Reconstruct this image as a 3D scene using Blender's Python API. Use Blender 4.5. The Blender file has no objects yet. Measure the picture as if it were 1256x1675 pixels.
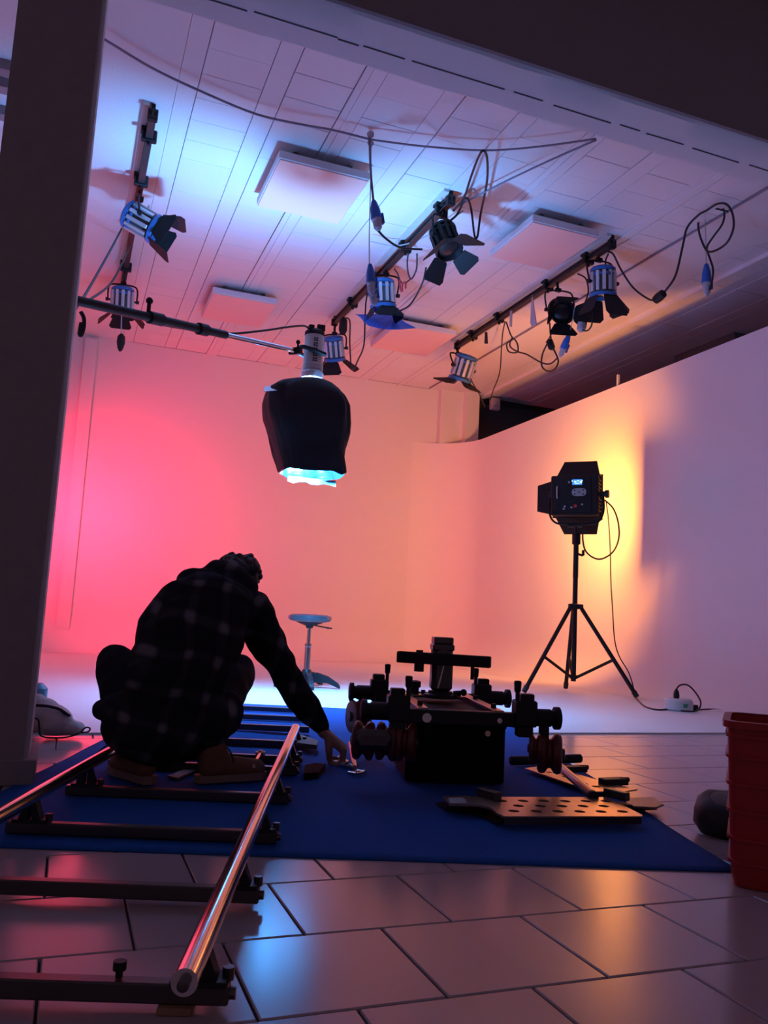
import bpy, bmesh, math, random
import numpy as np
from mathutils import Vector, Matrix, Quaternion, noise
random.seed(7)
SC = bpy.context.scene
COL = SC.collection
PI = math.pi

# ------------------------------------------------------------------ camera
FPX, CX, CY, HCAM = 1349.0, 628.0, 837.5, 0.65
def nrm(v): return v / np.linalg.norm(v)
_D = nrm(np.array([109 - CX, -(987 - CY), -FPX]))
_R = np.array([4240 - CX, -(1199 - CY), -FPX]); _R = nrm(_R - _D * (_R @ _D))
_U = np.cross(_R, _D)
CM = np.array([_R, _D, _U])                      # camera axes -> room axes
cam_data = bpy.data.cameras.new('camera'); cam = bpy.data.objects.new('camera', cam_data); COL.objects.link(cam)
cam_data.sensor_fit = 'HORIZONTAL'; cam_data.sensor_width = 36.0; cam_data.lens = FPX / 1256 * 36.0
cam_data.clip_start = 0.02; cam_data.clip_end = 100
cam.matrix_world = Matrix.Translation((0, 0, HCAM)) @ Matrix([list(r) for r in CM]).to_4x4()
SC.camera = cam

# ------------------------------------------------------------------ world, exposure, lights
SC.view_settings.view_transform = 'Standard'; SC.view_settings.look = 'None'
SC.view_settings.exposure = 0.0; SC.view_settings.gamma = 1.0; SC.view_settings.use_curve_mapping = False
W = bpy.data.worlds.new('world'); SC.world = W; W.use_nodes = True
W.node_tree.nodes['Background'].inputs[0].default_value = (0.62, 0.42, 0.62, 1)
W.node_tree.nodes['Background'].inputs[1].default_value = 0.16

def lamp(name, kind, loc, color, power, aim=None, **kw):
    l = bpy.data.lights.new(name, kind); l.color = color; l.energy = power
    for k, v in kw.items(): setattr(l, k, v)
    o = bpy.data.objects.new(name, l); COL.objects.link(o); o.location = loc
    if aim is not None:
        o.rotation_euler = (Vector(aim) - Vector(loc)).to_track_quat('-Z', 'Y').to_euler()
    return o
# bulb of the hanging lamp, inside the foil-lined skirt
lamp('blue_bulb', 'POINT', (1.64, 6.2, 2.01), (0.13, 0.43, 1.0), 670, shadow_soft_size=0.12)
lamp('added_upper_glow', 'POINT', (1.64, 6.2, 2.30), (0.19, 0.36, 1.0), 110, shadow_soft_size=0.06)  # second point light added to spread the lamp's glow over the ceiling
# lit face of the LED fixture on the tripod
LAMP_C = Vector((4.90, 7.33, 2.04)); LAMP_F = Vector((0.72, 0.69, 0.03)).normalized()
lamp('amber_panel', 'AREA', LAMP_C + LAMP_F * 0.10, (1.0, 0.32, 0.04), 118, aim=LAMP_C + LAMP_F, shape='RECTANGLE', size=0.32, size_y=0.28)
# red fixture standing out of sight behind the pillar, aimed at the back wall
lamp('red_panel', 'AREA', (-0.55, 10.6, 1.9), (1.0, 0.02, 0.065), 80, spread=math.radians(120), aim=(0.75, 12.1, 1.9), shape='RECTANGLE', size=0.35, size_y=0.3)

# ------------------------------------------------------------------ pixel -> place on a real plane
def ray(x, y): return CM @ np.array([x - CX, -(y - CY), -FPX])
def onz(x, y, z=0.0):
    d = ray(x, y); return Vector(d * (z - HCAM) / d[2]) + Vector((0, 0, HCAM))
def ony(x, y, Y):
    d = ray(x, y); return Vector(d * Y / d[1]) + Vector((0, 0, HCAM))
def onx(x, y, X):
    d = ray(x, y); return Vector(d * X / d[0]) + Vector((0, 0, HCAM))

# ------------------------------------------------------------------ materials
MATS = {}
def mat(name, col, rough=0.6, metal=0.0, noise_amt=0.0, nscale=30, bump=0.0, spec=0.5, emit=None, estr=0, alpha=None, trans=0, col2=None):
    if name in MATS: return MATS[name]
    m = bpy.data.materials.new(name); m.use_nodes = True; nt = m.node_tree; b = nt.nodes['Principled BSDF']
    b.inputs['Base Color'].default_value = (*col, 1); b.inputs['Roughness'].default_value = rough
    b.inputs['Metallic'].default_value = metal; b.inputs['Specular IOR Level'].default_value = spec
    if noise_amt or bump or col2:
        tc = nt.nodes.new('ShaderNodeTexCoord'); nz = nt.nodes.new('ShaderNodeTexNoise')
        nz.inputs['Scale'].default_value = nscale; nz.inputs['Detail'].default_value = 5
        nt.links.new(tc.outputs['Object'], nz.inputs['Vector'])
        if noise_amt or col2:
            mx = nt.nodes.new('ShaderNodeMix'); mx.data_type = 'RGBA'
            c2 = col2 or tuple(c * (1 - noise_amt) for c in col)
            mx.inputs[6].default_value = (*col, 1); mx.inputs[7].default_value = (*c2, 1)
            nt.links.new(nz.outputs['Fac'], mx.inputs[0]); nt.links.new(mx.outputs[2], b.inputs['Base Color'])
        if bump:
            bp = nt.nodes.new('ShaderNodeBump'); bp.inputs['Strength'].default_value = bump; bp.inputs['Distance'].default_value = 0.01
            nt.links.new(nz.outputs['Fac'], bp.inputs['Height']); nt.links.new(bp.outputs['Normal'], b.inputs['Normal'])
    if emit: b.inputs['Emission Color'].default_value = (*emit, 1); b.inputs['Emission Strength'].default_value = estr
    if alpha is not None: b.inputs['Alpha'].default_value = alpha
    if trans: b.inputs['Transmission Weight'].default_value = trans
    MATS[name] = m; return m
M_WHITE = mat('white_paint', (0.80, 0.78, 0.78), 0.7, bump=0.12, nscale=60, noise_amt=0.05)
M_CYC = mat('cyclorama_paint', (0.82, 0.80, 0.80), 0.55, nscale=4, noise_amt=0.04)
M_CEIL = mat('ceiling_paint', (0.78, 0.77, 0.78), 0.85, bump=0.25, nscale=40, noise_amt=0.06)
M_GAP = mat('joint_shadow', (0.10, 0.09, 0.10), 0.9)
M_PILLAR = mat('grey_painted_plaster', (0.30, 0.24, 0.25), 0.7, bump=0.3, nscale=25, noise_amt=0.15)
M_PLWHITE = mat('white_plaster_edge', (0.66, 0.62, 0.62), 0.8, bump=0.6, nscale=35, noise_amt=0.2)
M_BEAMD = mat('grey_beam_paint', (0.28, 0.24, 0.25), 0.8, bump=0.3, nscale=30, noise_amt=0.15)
M_TILE = mat('glazed_floor_tile', (0.44, 0.35, 0.37), 0.19, nscale=3, noise_amt=0.10, spec=0.9)
M_GROUT = mat('grout', (0.06, 0.05, 0.055), 0.9)
M_BLACK = mat('black_metal', (0.007, 0.007, 0.008), 0.5, spec=0.35)
M_BLACKM = mat('black_matt_metal', (0.010, 0.009, 0.010), 0.65, spec=0.3)
M_RUB = mat('black_rubber', (0.012, 0.012, 0.012), 0.55)
M_CABLE = mat('black_cable', (0.015, 0.014, 0.018), 0.5)
M_GREYCABLE = mat('painted_grey_cable', (0.25, 0.22, 0.28), 0.6)
M_STRING = mat('pale_cord', (0.45, 0.43, 0.45), 0.8)
M_STEEL = mat('polished_steel', (0.72, 0.68, 0.66), 0.16, 1.0, nscale=12, bump=0.02)
M_SLEEPER = mat('dark_steel', (0.10, 0.085, 0.08), 0.38, 0.85, nscale=40, bump=0.05)
M_SILVER = mat('silver_aluminium', (0.62, 0.63, 0.66), 0.4, 0.6)
M_BLUE = mat('blue_plastic', (0.02, 0.13, 0.50), 0.4)
M_BLUEENAM = mat('blue_enamel', (0.03, 0.16, 0.45), 0.4)
M_GREYPL = mat('grey_plastic', (0.42, 0.42, 0.45), 0.5)
M_DGLASS = mat('dark_lens_glass', (0.01, 0.01, 0.012), 0.25)
M_FOILH = mat('cyan_lit_foil', (0.10, 0.26, 0.32), 0.35, 0.3, nscale=14, bump=0.8)  # foil copy with the bulb's cyan light mixed into its colour
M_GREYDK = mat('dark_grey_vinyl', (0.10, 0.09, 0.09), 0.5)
M_FOILB = mat('lit_foil', (0.75, 0.85, 0.9), 0.35, 0.3)  # lighter copy of the foil, so the flap looks lit
M_RED = mat('red_plastic', (0.42, 0.012, 0.012), 0.4, nscale=12, noise_amt=0.25)
M_REDT = mat('red_tape', (0.7, 0.03, 0.04), 0.5)
M_WHEEL = mat('dark_red_wheel_rubber', (0.10, 0.016, 0.012), 0.4)
M_RAIL = mat('brown_steel_track', (0.07, 0.052, 0.05), 0.5, 0.4, nscale=30, noise_amt=0.3)
M_WOOD = mat('raw_wood', (0.35, 0.19, 0.10), 0.6, nscale=20, noise_amt=0.4)
M_CARD = mat('brown_card', (0.11, 0.07, 0.05), 0.7)
M_PLATE = mat('worn_bronze_aluminium', (0.58, 0.40, 0.29), 0.30, 0.8, nscale=25, noise_amt=0.35)
M_CASE = mat('black_case', (0.006, 0.0055, 0.006), 0.8, spec=0.2, nscale=60, bump=0.1)
M_CLOTHB = mat('black_skirt_cloth', (0.008, 0.007, 0.008), 0.75, nscale=18, bump=0.5)
M_FOIL = mat('darkened_foil', (0.022, 0.055, 0.07), 0.3, 0.6, nscale=14, bump=0.8)  # foil darkened in colour against the glare of the bulb
M_PANEL = mat('peach_heater_panel', (0.90, 0.56, 0.50), 0.7, nscale=2, noise_amt=0.05)
M_PANEL2 = mat('panel_edge_paint', (0.74, 0.70, 0.72), 0.7)
M_DARKW = mat('dark_wall', (0.14, 0.13, 0.13), 0.8)
M_SKIN = mat('skin', (0.36, 0.18, 0.12), 0.5)
M_HAIR = mat('dark_brown_hair', (0.030, 0.014, 0.010), 0.55, nscale=90, bump=0.6)
M_JEANS = mat('black_trousers', (0.004, 0.004, 0.006), 0.95, spec=0.15, nscale=50, bump=0.2)
M_BOOT = mat('brown_suede', (0.22, 0.09, 0.045), 0.8, nscale=60, noise_amt=0.3)
M_SOLE = mat('tan_sole', (0.24, 0.16, 0.11), 0.7)
M_SACK = mat('pale_sack_cloth', (0.55, 0.48, 0.46), 0.85, nscale=18, bump=0.5)
M_CHROME = mat('chrome', (0.75, 0.78, 0.82), 0.12, 1.0)
M_STOOLB = mat('dark_stool_base', (0.012, 0.013, 0.018), 0.5)
M_WHITEPL = mat('white_plastic', (0.65, 0.65, 0.62), 0.5)
M_GREEN = mat('green_sticker', (0.05, 0.4, 0.2), 0.5)
M_BRASS = mat('brass', (0.75, 0.5, 0.35), 0.25, 1.0)

def carpet_mat():
    m = mat('blue_needlefelt', (0.010, 0.105, 0.42), 0.95, nscale=350, bump=0.5, spec=0.2, col2=(0.007, 0.075, 0.31)); return m
M_CARPET = carpet_mat()

def gel_mat():
    m = bpy.data.materials.new('blue_gel'); m.use_nodes = True; nt = m.node_tree; nt.nodes.remove(nt.nodes['Principled BSDF'])
    o = nt.nodes['Material Output']; t = nt.nodes.new('ShaderNodeBsdfTransparent'); t.inputs[0].default_value = (0.22, 0.50, 1.0, 1)
    g = nt.nodes.new('ShaderNodeBsdfGlossy'); g.inputs['Roughness'].default_value = 0.2; g.inputs[0].default_value = (0.5, 0.65, 1, 1)
    d = nt.nodes.new('ShaderNodeBsdfDiffuse'); d.inputs[0].default_value = (0.05, 0.2, 0.75, 1)
    a = nt.nodes.new('ShaderNodeMixShader'); a.inputs[0].default_value = 0.22
    b = nt.nodes.new('ShaderNodeMixShader'); b.inputs[0].default_value = 0.12
    nt.links.new(t.outputs[0], a.inputs[1]); nt.links.new(d.outputs[0], a.inputs[2])
    nt.links.new(a.outputs[0], b.inputs[1]); nt.links.new(g.outputs[0], b.inputs[2]); nt.links.new(b.outputs[0], o.inputs[0]); return m
M_GEL = gel_mat()

def plaid_mat():
    m = bpy.data.materials.new('dark_plaid_flannel'); m.use_nodes = True; nt = m.node_tree; L = nt.links; b = nt.nodes['Principled BSDF']
    b.inputs['Roughness'].default_value = 0.95; b.inputs['Specular IOR Level'].default_value = 0.1
    tc = nt.nodes.new('ShaderNodeTexCoord'); mp = nt.nodes.new('ShaderNodeMapping'); mp.inputs['Rotation'].default_value = (0, math.radians(-14), 0)
    L.new(tc.outputs['Object'], mp.inputs[0]); sp = nt.nodes.new('ShaderNodeSeparateXYZ')
    nz = nt.nodes.new('ShaderNodeTexNoise'); nz.inputs['Scale'].default_value = 3
    vm = nt.nodes.new('ShaderNodeVectorMath'); vm.operation = 'MULTIPLY_ADD'; vm.inputs[1].default_value = (0.16, 0.16, 0.16)
    L.new(tc.outputs['Object'], nz.inputs[0]); L.new(nz.outputs['Color'], vm.inputs[0]); L.new(mp.outputs[0], vm.inputs[2]); L.new(vm.outputs[0], sp.inputs[0])
    def stripe(sock, per, ph):
        a = nt.nodes.new('ShaderNodeMath'); a.operation = 'MULTIPLY_ADD'; a.inputs[1].default_value = 2 * PI / per; a.inputs[2].default_value = ph; L.new(sock, a.inputs[0])
        c = nt.nodes.new('ShaderNodeMath'); c.operation = 'COSINE'; L.new(a.outputs[0], c.inputs[0])
        r = nt.nodes.new('ShaderNodeMapRange'); r.inputs[1].default_value = 0.20; r.inputs[2].default_value = 1.0; r.interpolation_type = 'SMOOTHSTEP'; L.new(c.outputs[0], r.inputs[0]); return r.outputs[0]
    s1 = stripe(sp.outputs['X'], 0.135, 0.6); s2 = stripe(sp.outputs['Z'], 0.14, 0.3)
    ad = nt.nodes.new('ShaderNodeMath'); ad.operation = 'ADD'; L.new(s1, ad.inputs[0]); L.new(s2, ad.inputs[1])
    pw = nt.nodes.new('ShaderNodeMath'); pw.operation = 'POWER'; pw.inputs[1].default_value = 3.0; L.new(ad.outputs[0], pw.inputs[0])
    ml = nt.nodes.new('ShaderNodeMath'); ml.operation = 'MULTIPLY'; ml.inputs[1].default_value = 0.034; L.new(pw.outputs[0], ml.inputs[0])
    mx = nt.nodes.new('ShaderNodeMix'); mx.data_type = 'RGBA'; mx.inputs[6].default_value = (0.012, 0.011, 0.016, 1); mx.inputs[7].default_value = (0.42, 0.38, 0.42, 1)
    L.new(ml.outputs[0], mx.inputs[0]); L.new(mx.outputs[2], b.inputs['Base Color']); return m
M_SHIRT = plaid_mat()

# ------------------------------------------------------------------ mesh builder
def frame(z, up=None):
    z = Vector(z).normalized(); up = Vector(up) if up is not None else (Vector((0, 0, 1)) if abs(z.z) < 0.95 else Vector((0, 1, 0)))
    x = up.cross(z)
    if x.length < 1e-6: x = Vector((1, 0, 0)).cross(z)
    x.normalize(); y = z.cross(x); return Matrix((x, y, z)).transposed()
class MB:
    def __init__(s): s.v = []; s.f = []
    def add(s, vs, fs):
        n = len(s.v); s.v += [Vector(p) for p in vs]; s.f += [tuple(i + n for i in q) for q in fs]; return s
    def box(s, c, size, R=None, bev=0.0):
        c = Vector(c); hx, hy, hz = [k / 2 for k in size]; R = R or Matrix.Identity(3)
        if bev <= 0:
            vs = [c + R @ Vector((x * hx, y * hy, z * hz)) for z in (-1, 1) for x, y in ((-1, -1), (1, -1), (1, 1), (-1, 1))]
            return s.add(vs, [(3, 2, 1, 0), (4, 5, 6, 7), (0, 1, 5, 4), (1, 2, 6, 5), (2, 3, 7, 6), (3, 0, 4, 7)])
        b = min(bev, hx * .9, hy * .9, hz * .9); lay = []
        for z, i in ((-hz, b), (-hz + b, 0), (hz - b, 0), (hz, b)):
            lay.append([c + R @ Vector((x, y, z)) for x, y in ((-hx + b + i * .0, -hy + i), (hx - b, -hy + i), (hx - i, -hy + b), (hx - i, hy - b), (hx - b, hy - i), (-hx + b, hy - i), (-hx + i, hy - b), (-hx + i, -hy + b))])
        vs = sum(lay, []); fs = [tuple(range(7, -1, -1)), tuple(range(24, 32))]
        for k in range(3):
            for i in range(8): j = (i + 1) % 8; fs.append((k * 8 + i, k * 8 + j, k * 8 + 8 + j, k * 8 + 8 + i))
        return s.add(vs, fs)
    def cyl(s, p0, p1, r0, r1=None, n=14, caps=True):
        p0 = Vector(p0); p1 = Vector(p1); r1 = r0 if r1 is None else r1; R = frame(p1 - p0)
        a = [p0 + R @ Vector((math.cos(2 * PI * i / n) * r0, math.sin(2 * PI * i / n) * r0, 0)) for i in range(n)]
        b = [p1 + R @ Vector((math.cos(2 * PI * i / n) * r1, math.sin(2 * PI * i / n) * r1, 0)) for i in range(n)]
        fs = [(i, (i + 1) % n, n + (i + 1) % n, n + i) for i in range(n)]
        if caps: fs += [tuple(range(n - 1, -1, -1)), tuple(range(n, 2 * n))]
        return s.add(a + b, fs)
    def lathe(s, c, axis, prof, n=20, up=None, close=True):
        c = Vector(c); R = frame(axis, up); vs = []; fs = []
        for r, z in prof: vs += [c + R @ Vector((math.cos(2 * PI * i / n) * r, math.sin(2 * PI * i / n) * r, z)) for i in range(n)]
        for k in range(len(prof) - 1):
            for i in range(n): j = (i + 1) % n; fs.append((k * n + i, k * n + j, k * n + n + j, k * n + n + i))
        if close: fs += [tuple(range(n - 1, -1, -1)), tuple(range(len(vs) - n, len(vs)))]
        return s.add(vs, fs)
    def tube(s, pts, r, n=8, sub=5, closed=False):
        pts = [Vector(p) for p in pts]
        if sub > 1 and len(pts) > 2:
            q = []; m = len(pts)
            for i in range(m - 1):
                a, b, c, d = pts[max(i - 1, 0)], pts[i], pts[i + 1], pts[min(i + 2, m - 1)]
                for k in range(sub):
                    t = k / sub; q.append(0.5 * ((2 * b) + (c - a) * t + (2 * a - 5 * b + 4 * c - d) * t * t + (3 * b - a - 3 * c + d) * t ** 3))
            q.append(pts[-1]); pts = q
        vs = []; fs = []; X = None
        for i, p in enumerate(pts):
            t = (pts[min(i + 1, len(pts) - 1)] - pts[max(i - 1, 0)])
            t = t.normalized() if t.length > 1e-9 else Vector((0, 0, 1))
            if X is None: X = frame(t).col[0]
            X = (X - t * X.dot(t)); X = X.normalized() if X.length > 1e-6 else frame(t).col[0]
            Y = t.cross(X); rr = r[i * (len(r) - 1) // max(1, len(pts) - 1)] if isinstance(r, (list, tuple)) else r
            vs += [p + (X * math.cos(2 * PI * k / n) + Y * math.sin(2 * PI * k / n)) * rr for k in range(n)]
        for i in range(len(pts) - 1):
            for k in range(n): j = (k + 1) % n; fs.append((i * n + k, i * n + j, i * n + n + j, i * n + n + k))
        fs += [tuple(range(n - 1, -1, -1)), tuple(range(len(vs) - n, len(vs)))]
        return s.add(vs, fs)
    def prism(s, pts, vec):
        pts = [Vector(p) for p in pts]; n = len(pts); v = Vector(vec)
        return s.add(pts + [p + v for p in pts], [tuple(range(n - 1, -1, -1)), tuple(range(n, 2 * n))] + [(i, (i + 1) % n, n + (i + 1) % n, n + i) for i in range(n)])
    def ball(s, c, r, R=None, seg=12, rings=8):
        c = Vector(c); r = r if isinstance(r, (tuple, list)) else (r, r, r); R = R or Matrix.Identity(3); vs = [c + R @ Vector((0, 0, r[2]))]; fs = []
        for i in range(1, rings):
            th = PI * i / rings
            vs += [c + R @ Vector((r[0] * math.sin(th) * math.cos(2 * PI * k / seg), r[1] * math.sin(th) * math.sin(2 * PI * k / seg), r[2] * math.cos(th))) for k in range(seg)]
        vs.append(c - R @ Vector((0, 0, r[2]))); n = len(vs) - 1
        for k in range(seg): fs.append((0, 1 + k, 1 + (k + 1) % seg)); fs.append((n, n - seg + (k + 1) % seg, n - seg + k))
        for i in range(rings - 2):
            for k in range(seg): j = (k + 1) % seg; a = 1 + i * seg; fs.append((a + k, a + seg + k, a + seg + j, a + j))
        return s.add(vs, fs)
    def limb(s, chain):
        for (p, r), (q, t) in zip(chain, chain[1:]):
            s.ball(p, r); s.cyl(p, q, r, t, 14); s.ball(q, t)
        return s
    def mesh(s, name, off=Vector((0, 0, 0))):
        me = bpy.data.meshes.new(name); me.from_pydata([tuple(p - off) for p in s.v], [], s.f); me.update(); return me
    def build(s, name, material, parent=None, loc=None, smooth=None, label=None, remesh=None, post=None):
        off = world_loc(parent) if parent is not None else Vector(loc if loc is not None else (0, 0, 0))
        me = s.mesh(name, off)
        o = bpy.data.objects.new(name, me); COL.objects.link(o)
        if parent is not None: o.parent = parent
        else: o.location = off
        bm = bmesh.new(); bm.from_mesh(me); bmesh.ops.recalc_face_normals(bm, faces=bm.faces); bm.to_mesh(me); bm.free()
        if remesh:
            md = o.modifiers.new('r', 'REMESH'); md.mode = 'VOXEL'; md.voxel_size = remesh; md.use_smooth_shade = True
            sm = o.modifiers.new('s', 'SMOOTH'); sm.factor = 0.5; sm.iterations = post or 6
            dg = bpy.context.evaluated_depsgraph_get(); ne = bpy.data.meshes.new_from_object(o.evaluated_get(dg)); o.modifiers.clear(); o.data = ne; ne.name = name; me = ne
        me.materials.clear(); me.materials.append(material)
        if smooth is None: smooth = 35
        if smooth is True or remesh: me.polygons.foreach_set('use_smooth', [True] * len(me.polygons))
        elif smooth: me.polygons.foreach_set('use_smooth', [True] * len(me.polygons)); me.set_sharp_from_angle(angle=math.radians(smooth))
        if label: o['label'] = label
        return o
def world_loc(o):
    v = Vector((0, 0, 0))
    while o is not None: v += Vector(o.location); o = o.parent
    return v
def thing(name, label, cat, loc=(0, 0, 0), group=None):
    o = bpy.data.objects.new(name, None); COL.objects.link(o); o.location = Vector(loc); o.empty_display_size = 0.1
    o['label'] = label; o['category'] = cat
    if group: o['group'] = group
    return o
def tag(o, label, cat, group=None):
    o['label'] = label; o['category'] = cat
    if group: o['group'] = group
    return o
def struct(o, label=None):
    o['kind'] = 'structure'
    if label: o['label'] = label
    o['category'] = 'structure' if False else o.name.split('_')[0]
    return o
def displace(o, amp, scale, seed=0.0):
    me = o.data; sd = Vector((seed, seed * 1.7, -seed))
    nr = [v.normal.copy() for v in me.vertices]
    for v, n in zip(me.vertices, nr): v.co += n * amp * noise.noise(v.co * scale + sd)
    me.update()

# ------------------------------------------------------------------ the room
ZC = 4.45; ZCYC = 0.010
YB = 12.15; XR = 5.85
floor = struct(MB().box((3.0, 4.5, -0.07), (12, 16.5, 0.12)).build('floor', M_GROUT, smooth=0), 'glazed square floor tiles laid in running bond')
TW, TD = 0.337, 0.3325; gap = 0.005
tb = MB().box((0, 0, -0.005), (TW - gap, TD - gap, 0.010), bev=0.0025)
tile_me = tb.mesh('tile'); tile_me.materials.append(M_TILE)
row = 0; ntile = 0
for r in range(-4, 10):
    y0 = 1.7235 + TD * (r - 1); y0c = y0 + TD / 2
    xo = 0.689 if (r % 2 == 0) else 0.689 + TW / 2
    if r == 0: pass
    xmax = 0.9 + 0.95 * (y0 + TD); xmin = -0.55 - 0.05 * y0
    k0 = int(math.floor((xmin - xo) / TW)); k1 = int(math.ceil((min(xmax, 5.4) - xo) / TW))
    for k in range(k0, k1):
        xc = xo + (k + 0.5) * TW
        if y0c > 4.62: continue
        t = bpy.data.objects.new('tile', tile_me); COL.objects.link(t); t.parent = floor
        t.location = (xc, y0c, 0.0 + random.uniform(-0.0004, 0.0)); t.rotation_euler = (random.uniform(-.0012, .0012), random.uniform(-.0012, .0012), 0); ntile += 1
        if ntile >= 298: break
# tiles beyond what the picture resolves: one joined part
rest = MB()
for r in range(-12, 9):
    y0 = 1.7235 + TD * (r - 1); y0c = y0 + TD / 2
    xo = 0.689 if (r % 2 == 0) else 0.689 + TW / 2
    xmax = 0.9 + 0.95 * (y0 + TD); xmin = -0.55 - 0.05 * y0
    k0 = int(math.floor((xmin - xo) / TW)); k1 = int(math.ceil((min(xmax, 5.4) - xo) / TW))
    for k in range(-14, 24):
        xc = xo + (k + 0.5) * TW
        if r >= -4 and k0 <= k < k1: continue
        if y0c > 4.5 and xc > -0.2: continue
        if -2.8 < xc < 8.3: rest.box((xc, y0c, -0.006), (TW - gap, TD - gap, 0.010))
ro = rest.build('outlying_tiles', M_TILE, floor, smooth=0); ro['kind'] = 'stuff'

# cyclorama: low platform, coved walls
plat = MB().box((2.76, 8.35, ZCYC / 2 - 0.001), (6.2, 7.66, ZCYC))
struct(plat.build('floor_platform', M_CYC, smooth=0), 'white painted studio platform with a thin raised front edge')
def cyc():
    path = []                                                    # (x, y, outward normal, top)
    for i in range(12): path.append((XR, 4.52 + (11.3 - 4.52) * i / 11, 1, 0, 3.54))
    for i in range(1, 12):
        a = i / 12 * PI / 2; path.append((5.0 + 0.85 * math.cos(a), 11.3 + 0.85 * math.sin(a), math.cos(a), math.sin(a), 3.54))
    path.append((5.0, YB, 0, 1, 3.54)); r = 0.5; vs = []; fs = []; n = None
    for x, y, nx, ny, top in path:
        prof = [(r * (1 - math.sin(a * PI / 16)), r * (1 - math.cos(a * PI / 16))) for a in range(9)]
        prof = [(d, z + ZCYC + 0.001) for d, z in prof] + [(0, 1.3), (0, 2.4), (0, top), (-0.05, top), (-0.05, 0)]
        n = len(prof); vs += [Vector((x - nx * d, y - ny * d, z)) for d, z in prof]
    for i in range(len(path) - 1):
        for k in range(n - 1): fs.append((i * n + k, i * n + k + 1, i * n + n + k + 1, i * n + n + k))
    fs.append(tuple(range(n)))
    m = MB(); m.add(vs, fs); return m
struct(cyc().build('wall_right', M_CYC, smooth=50), 'free-standing white cyclorama wall curving into the back wall')
bw = MB(); r = 0.5
prof = [(r * (1 - math.sin(a * PI / 16)), r * (1 - math.cos(a * PI / 16)) + ZCYC + 0.001) for a in range(9)] + [(0, ZC), (-0.1, ZC), (-0.1, 0)]
vs = [Vector((x, YB - d, z)) for x in (-1.3, 5.0) for d, z in prof]; n = len(prof)
bw.add(vs, [(k, k + 1, n + k + 1, n + k) for k in range(n - 1)] + [tuple(range(n)), tuple(range(2 * n - 1, n - 1, -1))])
bw.box((5.57, YB + 0.05, 3.5), (1.14, 0.1, 1.9))
struct(bw.build('wall_back', M_WHITE, smooth=50), 'white studio back wall rising to the ceiling')
struct(MB().box((5.62, YB - 0.06, 3.9), (0.40, 0.10, 1.1)).box((5.94, YB - 0.12, 3.9), (0.24, 0.22, 1.1)).build('trim_1', M_WHITE, smooth=0), 'white boxed pilaster above the curved corner')
struct(MB().box((-0.02, YB - 0.03, 2.2), (0.17, 0.05, 4.4)).build('trim_2', M_WHITE, smooth=0), 'pale pilaster at the left end of the back wall')
struct(MB().box((-1.35, 7.9, 2.2), (0.1, 8.6, 4.5)).build('wall_left', M_WHITE, smooth=0), 'white left wall of the studio')
struct(MB().box((8.45, 7.9, 2.2), (0.1, 9.6, 4.5)).build('wall_far_right', M_DARKW, smooth=0), 'dark outer wall behind the cyclorama')
struct(MB().box((7.3, 12.55, 2.2), (2.3, 0.1, 4.5)).box((6.12, 12.35, 2.2), (0.06, 0.35, 4.5)).build('wall_far_back', M_DARKW, smooth=0), 'dark wall in the gap behind the cyclorama')

# ceiling: hollow blocks between flush ribs
ceil = struct(MB().box((3.4, 8.2, ZC + 0.075), (10.2, 9.9, 0.1)).build('ceiling', M_GAP, smooth=0), 'white painted block ceiling with dark joints')
P = 0.606; BWD = 0.445
blk = {}
def ceiling_part(name, x0, x1, y0, y1, dz=0.0, m=M_CEIL, bev=0.003):
    key = (name, round(x1 - x0, 3), round(y1 - y0, 3), m.name)
    if key not in blk:
        me = MB().box((0, 0, 0.0125), (x1 - x0, y1 - y0, 0.025), bev=bev).mesh(name); me.materials.append(m); blk[key] = me
    o = bpy.data.objects.new(name, blk[key]); COL.objects.link(o); o.parent = ceil; o.location = ((x0 + x1) / 2, (y0 + y1) / 2, ZC + dz); return o
rows = []; y = 5.02
while y < YB - 0.05: rows.append(y); y += 0.298
wid = [0.2975, 0.295, 0.293]
starts = [0.545 + P * k for k in range(8)] + [5.95 + P * k for k in range(4)]
for k, x0 in enumerate(starts):
    x1 = x0 + BWD
    jl, jr = random.choice([0.001, 0.003, 0.005]), random.choice([0.002, 0.004, 0.006])
    for yy in rows:
        g = random.choice(wid); w = random.choice([0, 0.001, 0.002])
        ceiling_part('ceiling_block', x0 + jl, x1 - jr, yy, min(yy + g, YB - 0.01), random.uniform(-0.001, 0.0015))
    if k < 7 or 8 <= k < 11: ceiling_part('ceiling_rib', x1 + 0.002, x0 + P - 0.002, 5.02, YB, -0.002 if k % 2 else 0.004)
    if k in (1, 4, 6): ceiling_part('ceiling_conduit', x1 + 0.055, x1 + 0.085, 5.02, YB, -0.012)
ceiling_part('ceiling_slab', -1.3, 0.40, 4.0, YB, -0.001); ceiling_part('ceiling_rib', 0.402, 0.543, 4.0, YB, 0.0)
ceiling_part('ceiling_slab', 5.24, 5.94, 4.0, YB, -0.001)
ceiling_part('ceiling_slab', 0.545, 5.24, 3.66, 5.018, 0.0); ceiling_part('ceiling_slab', 5.95, 8.4, 3.66, 5.018, 0.0)
struct(MB().box((6.18, 8.1, ZC - 0.02), (0.07, 7.9, 0.05)).build('trim_3', M_CEIL, smooth=0), 'shallow painted ridge along the right of the ceiling')
tag(MB().tube([(5.21, 4.9, ZC - 0.014), (5.205, 7, ZC - 0.014), (5.215, 9, ZC - 0.014), (5.21, YB - .1, ZC - 0.014)], 0.011, sub=2).build('conduit', M_GREYCABLE, loc=(5.21, 5, ZC - .014)), 'thin grey conduit running along the right side of the white ceiling', 'conduit')

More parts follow.
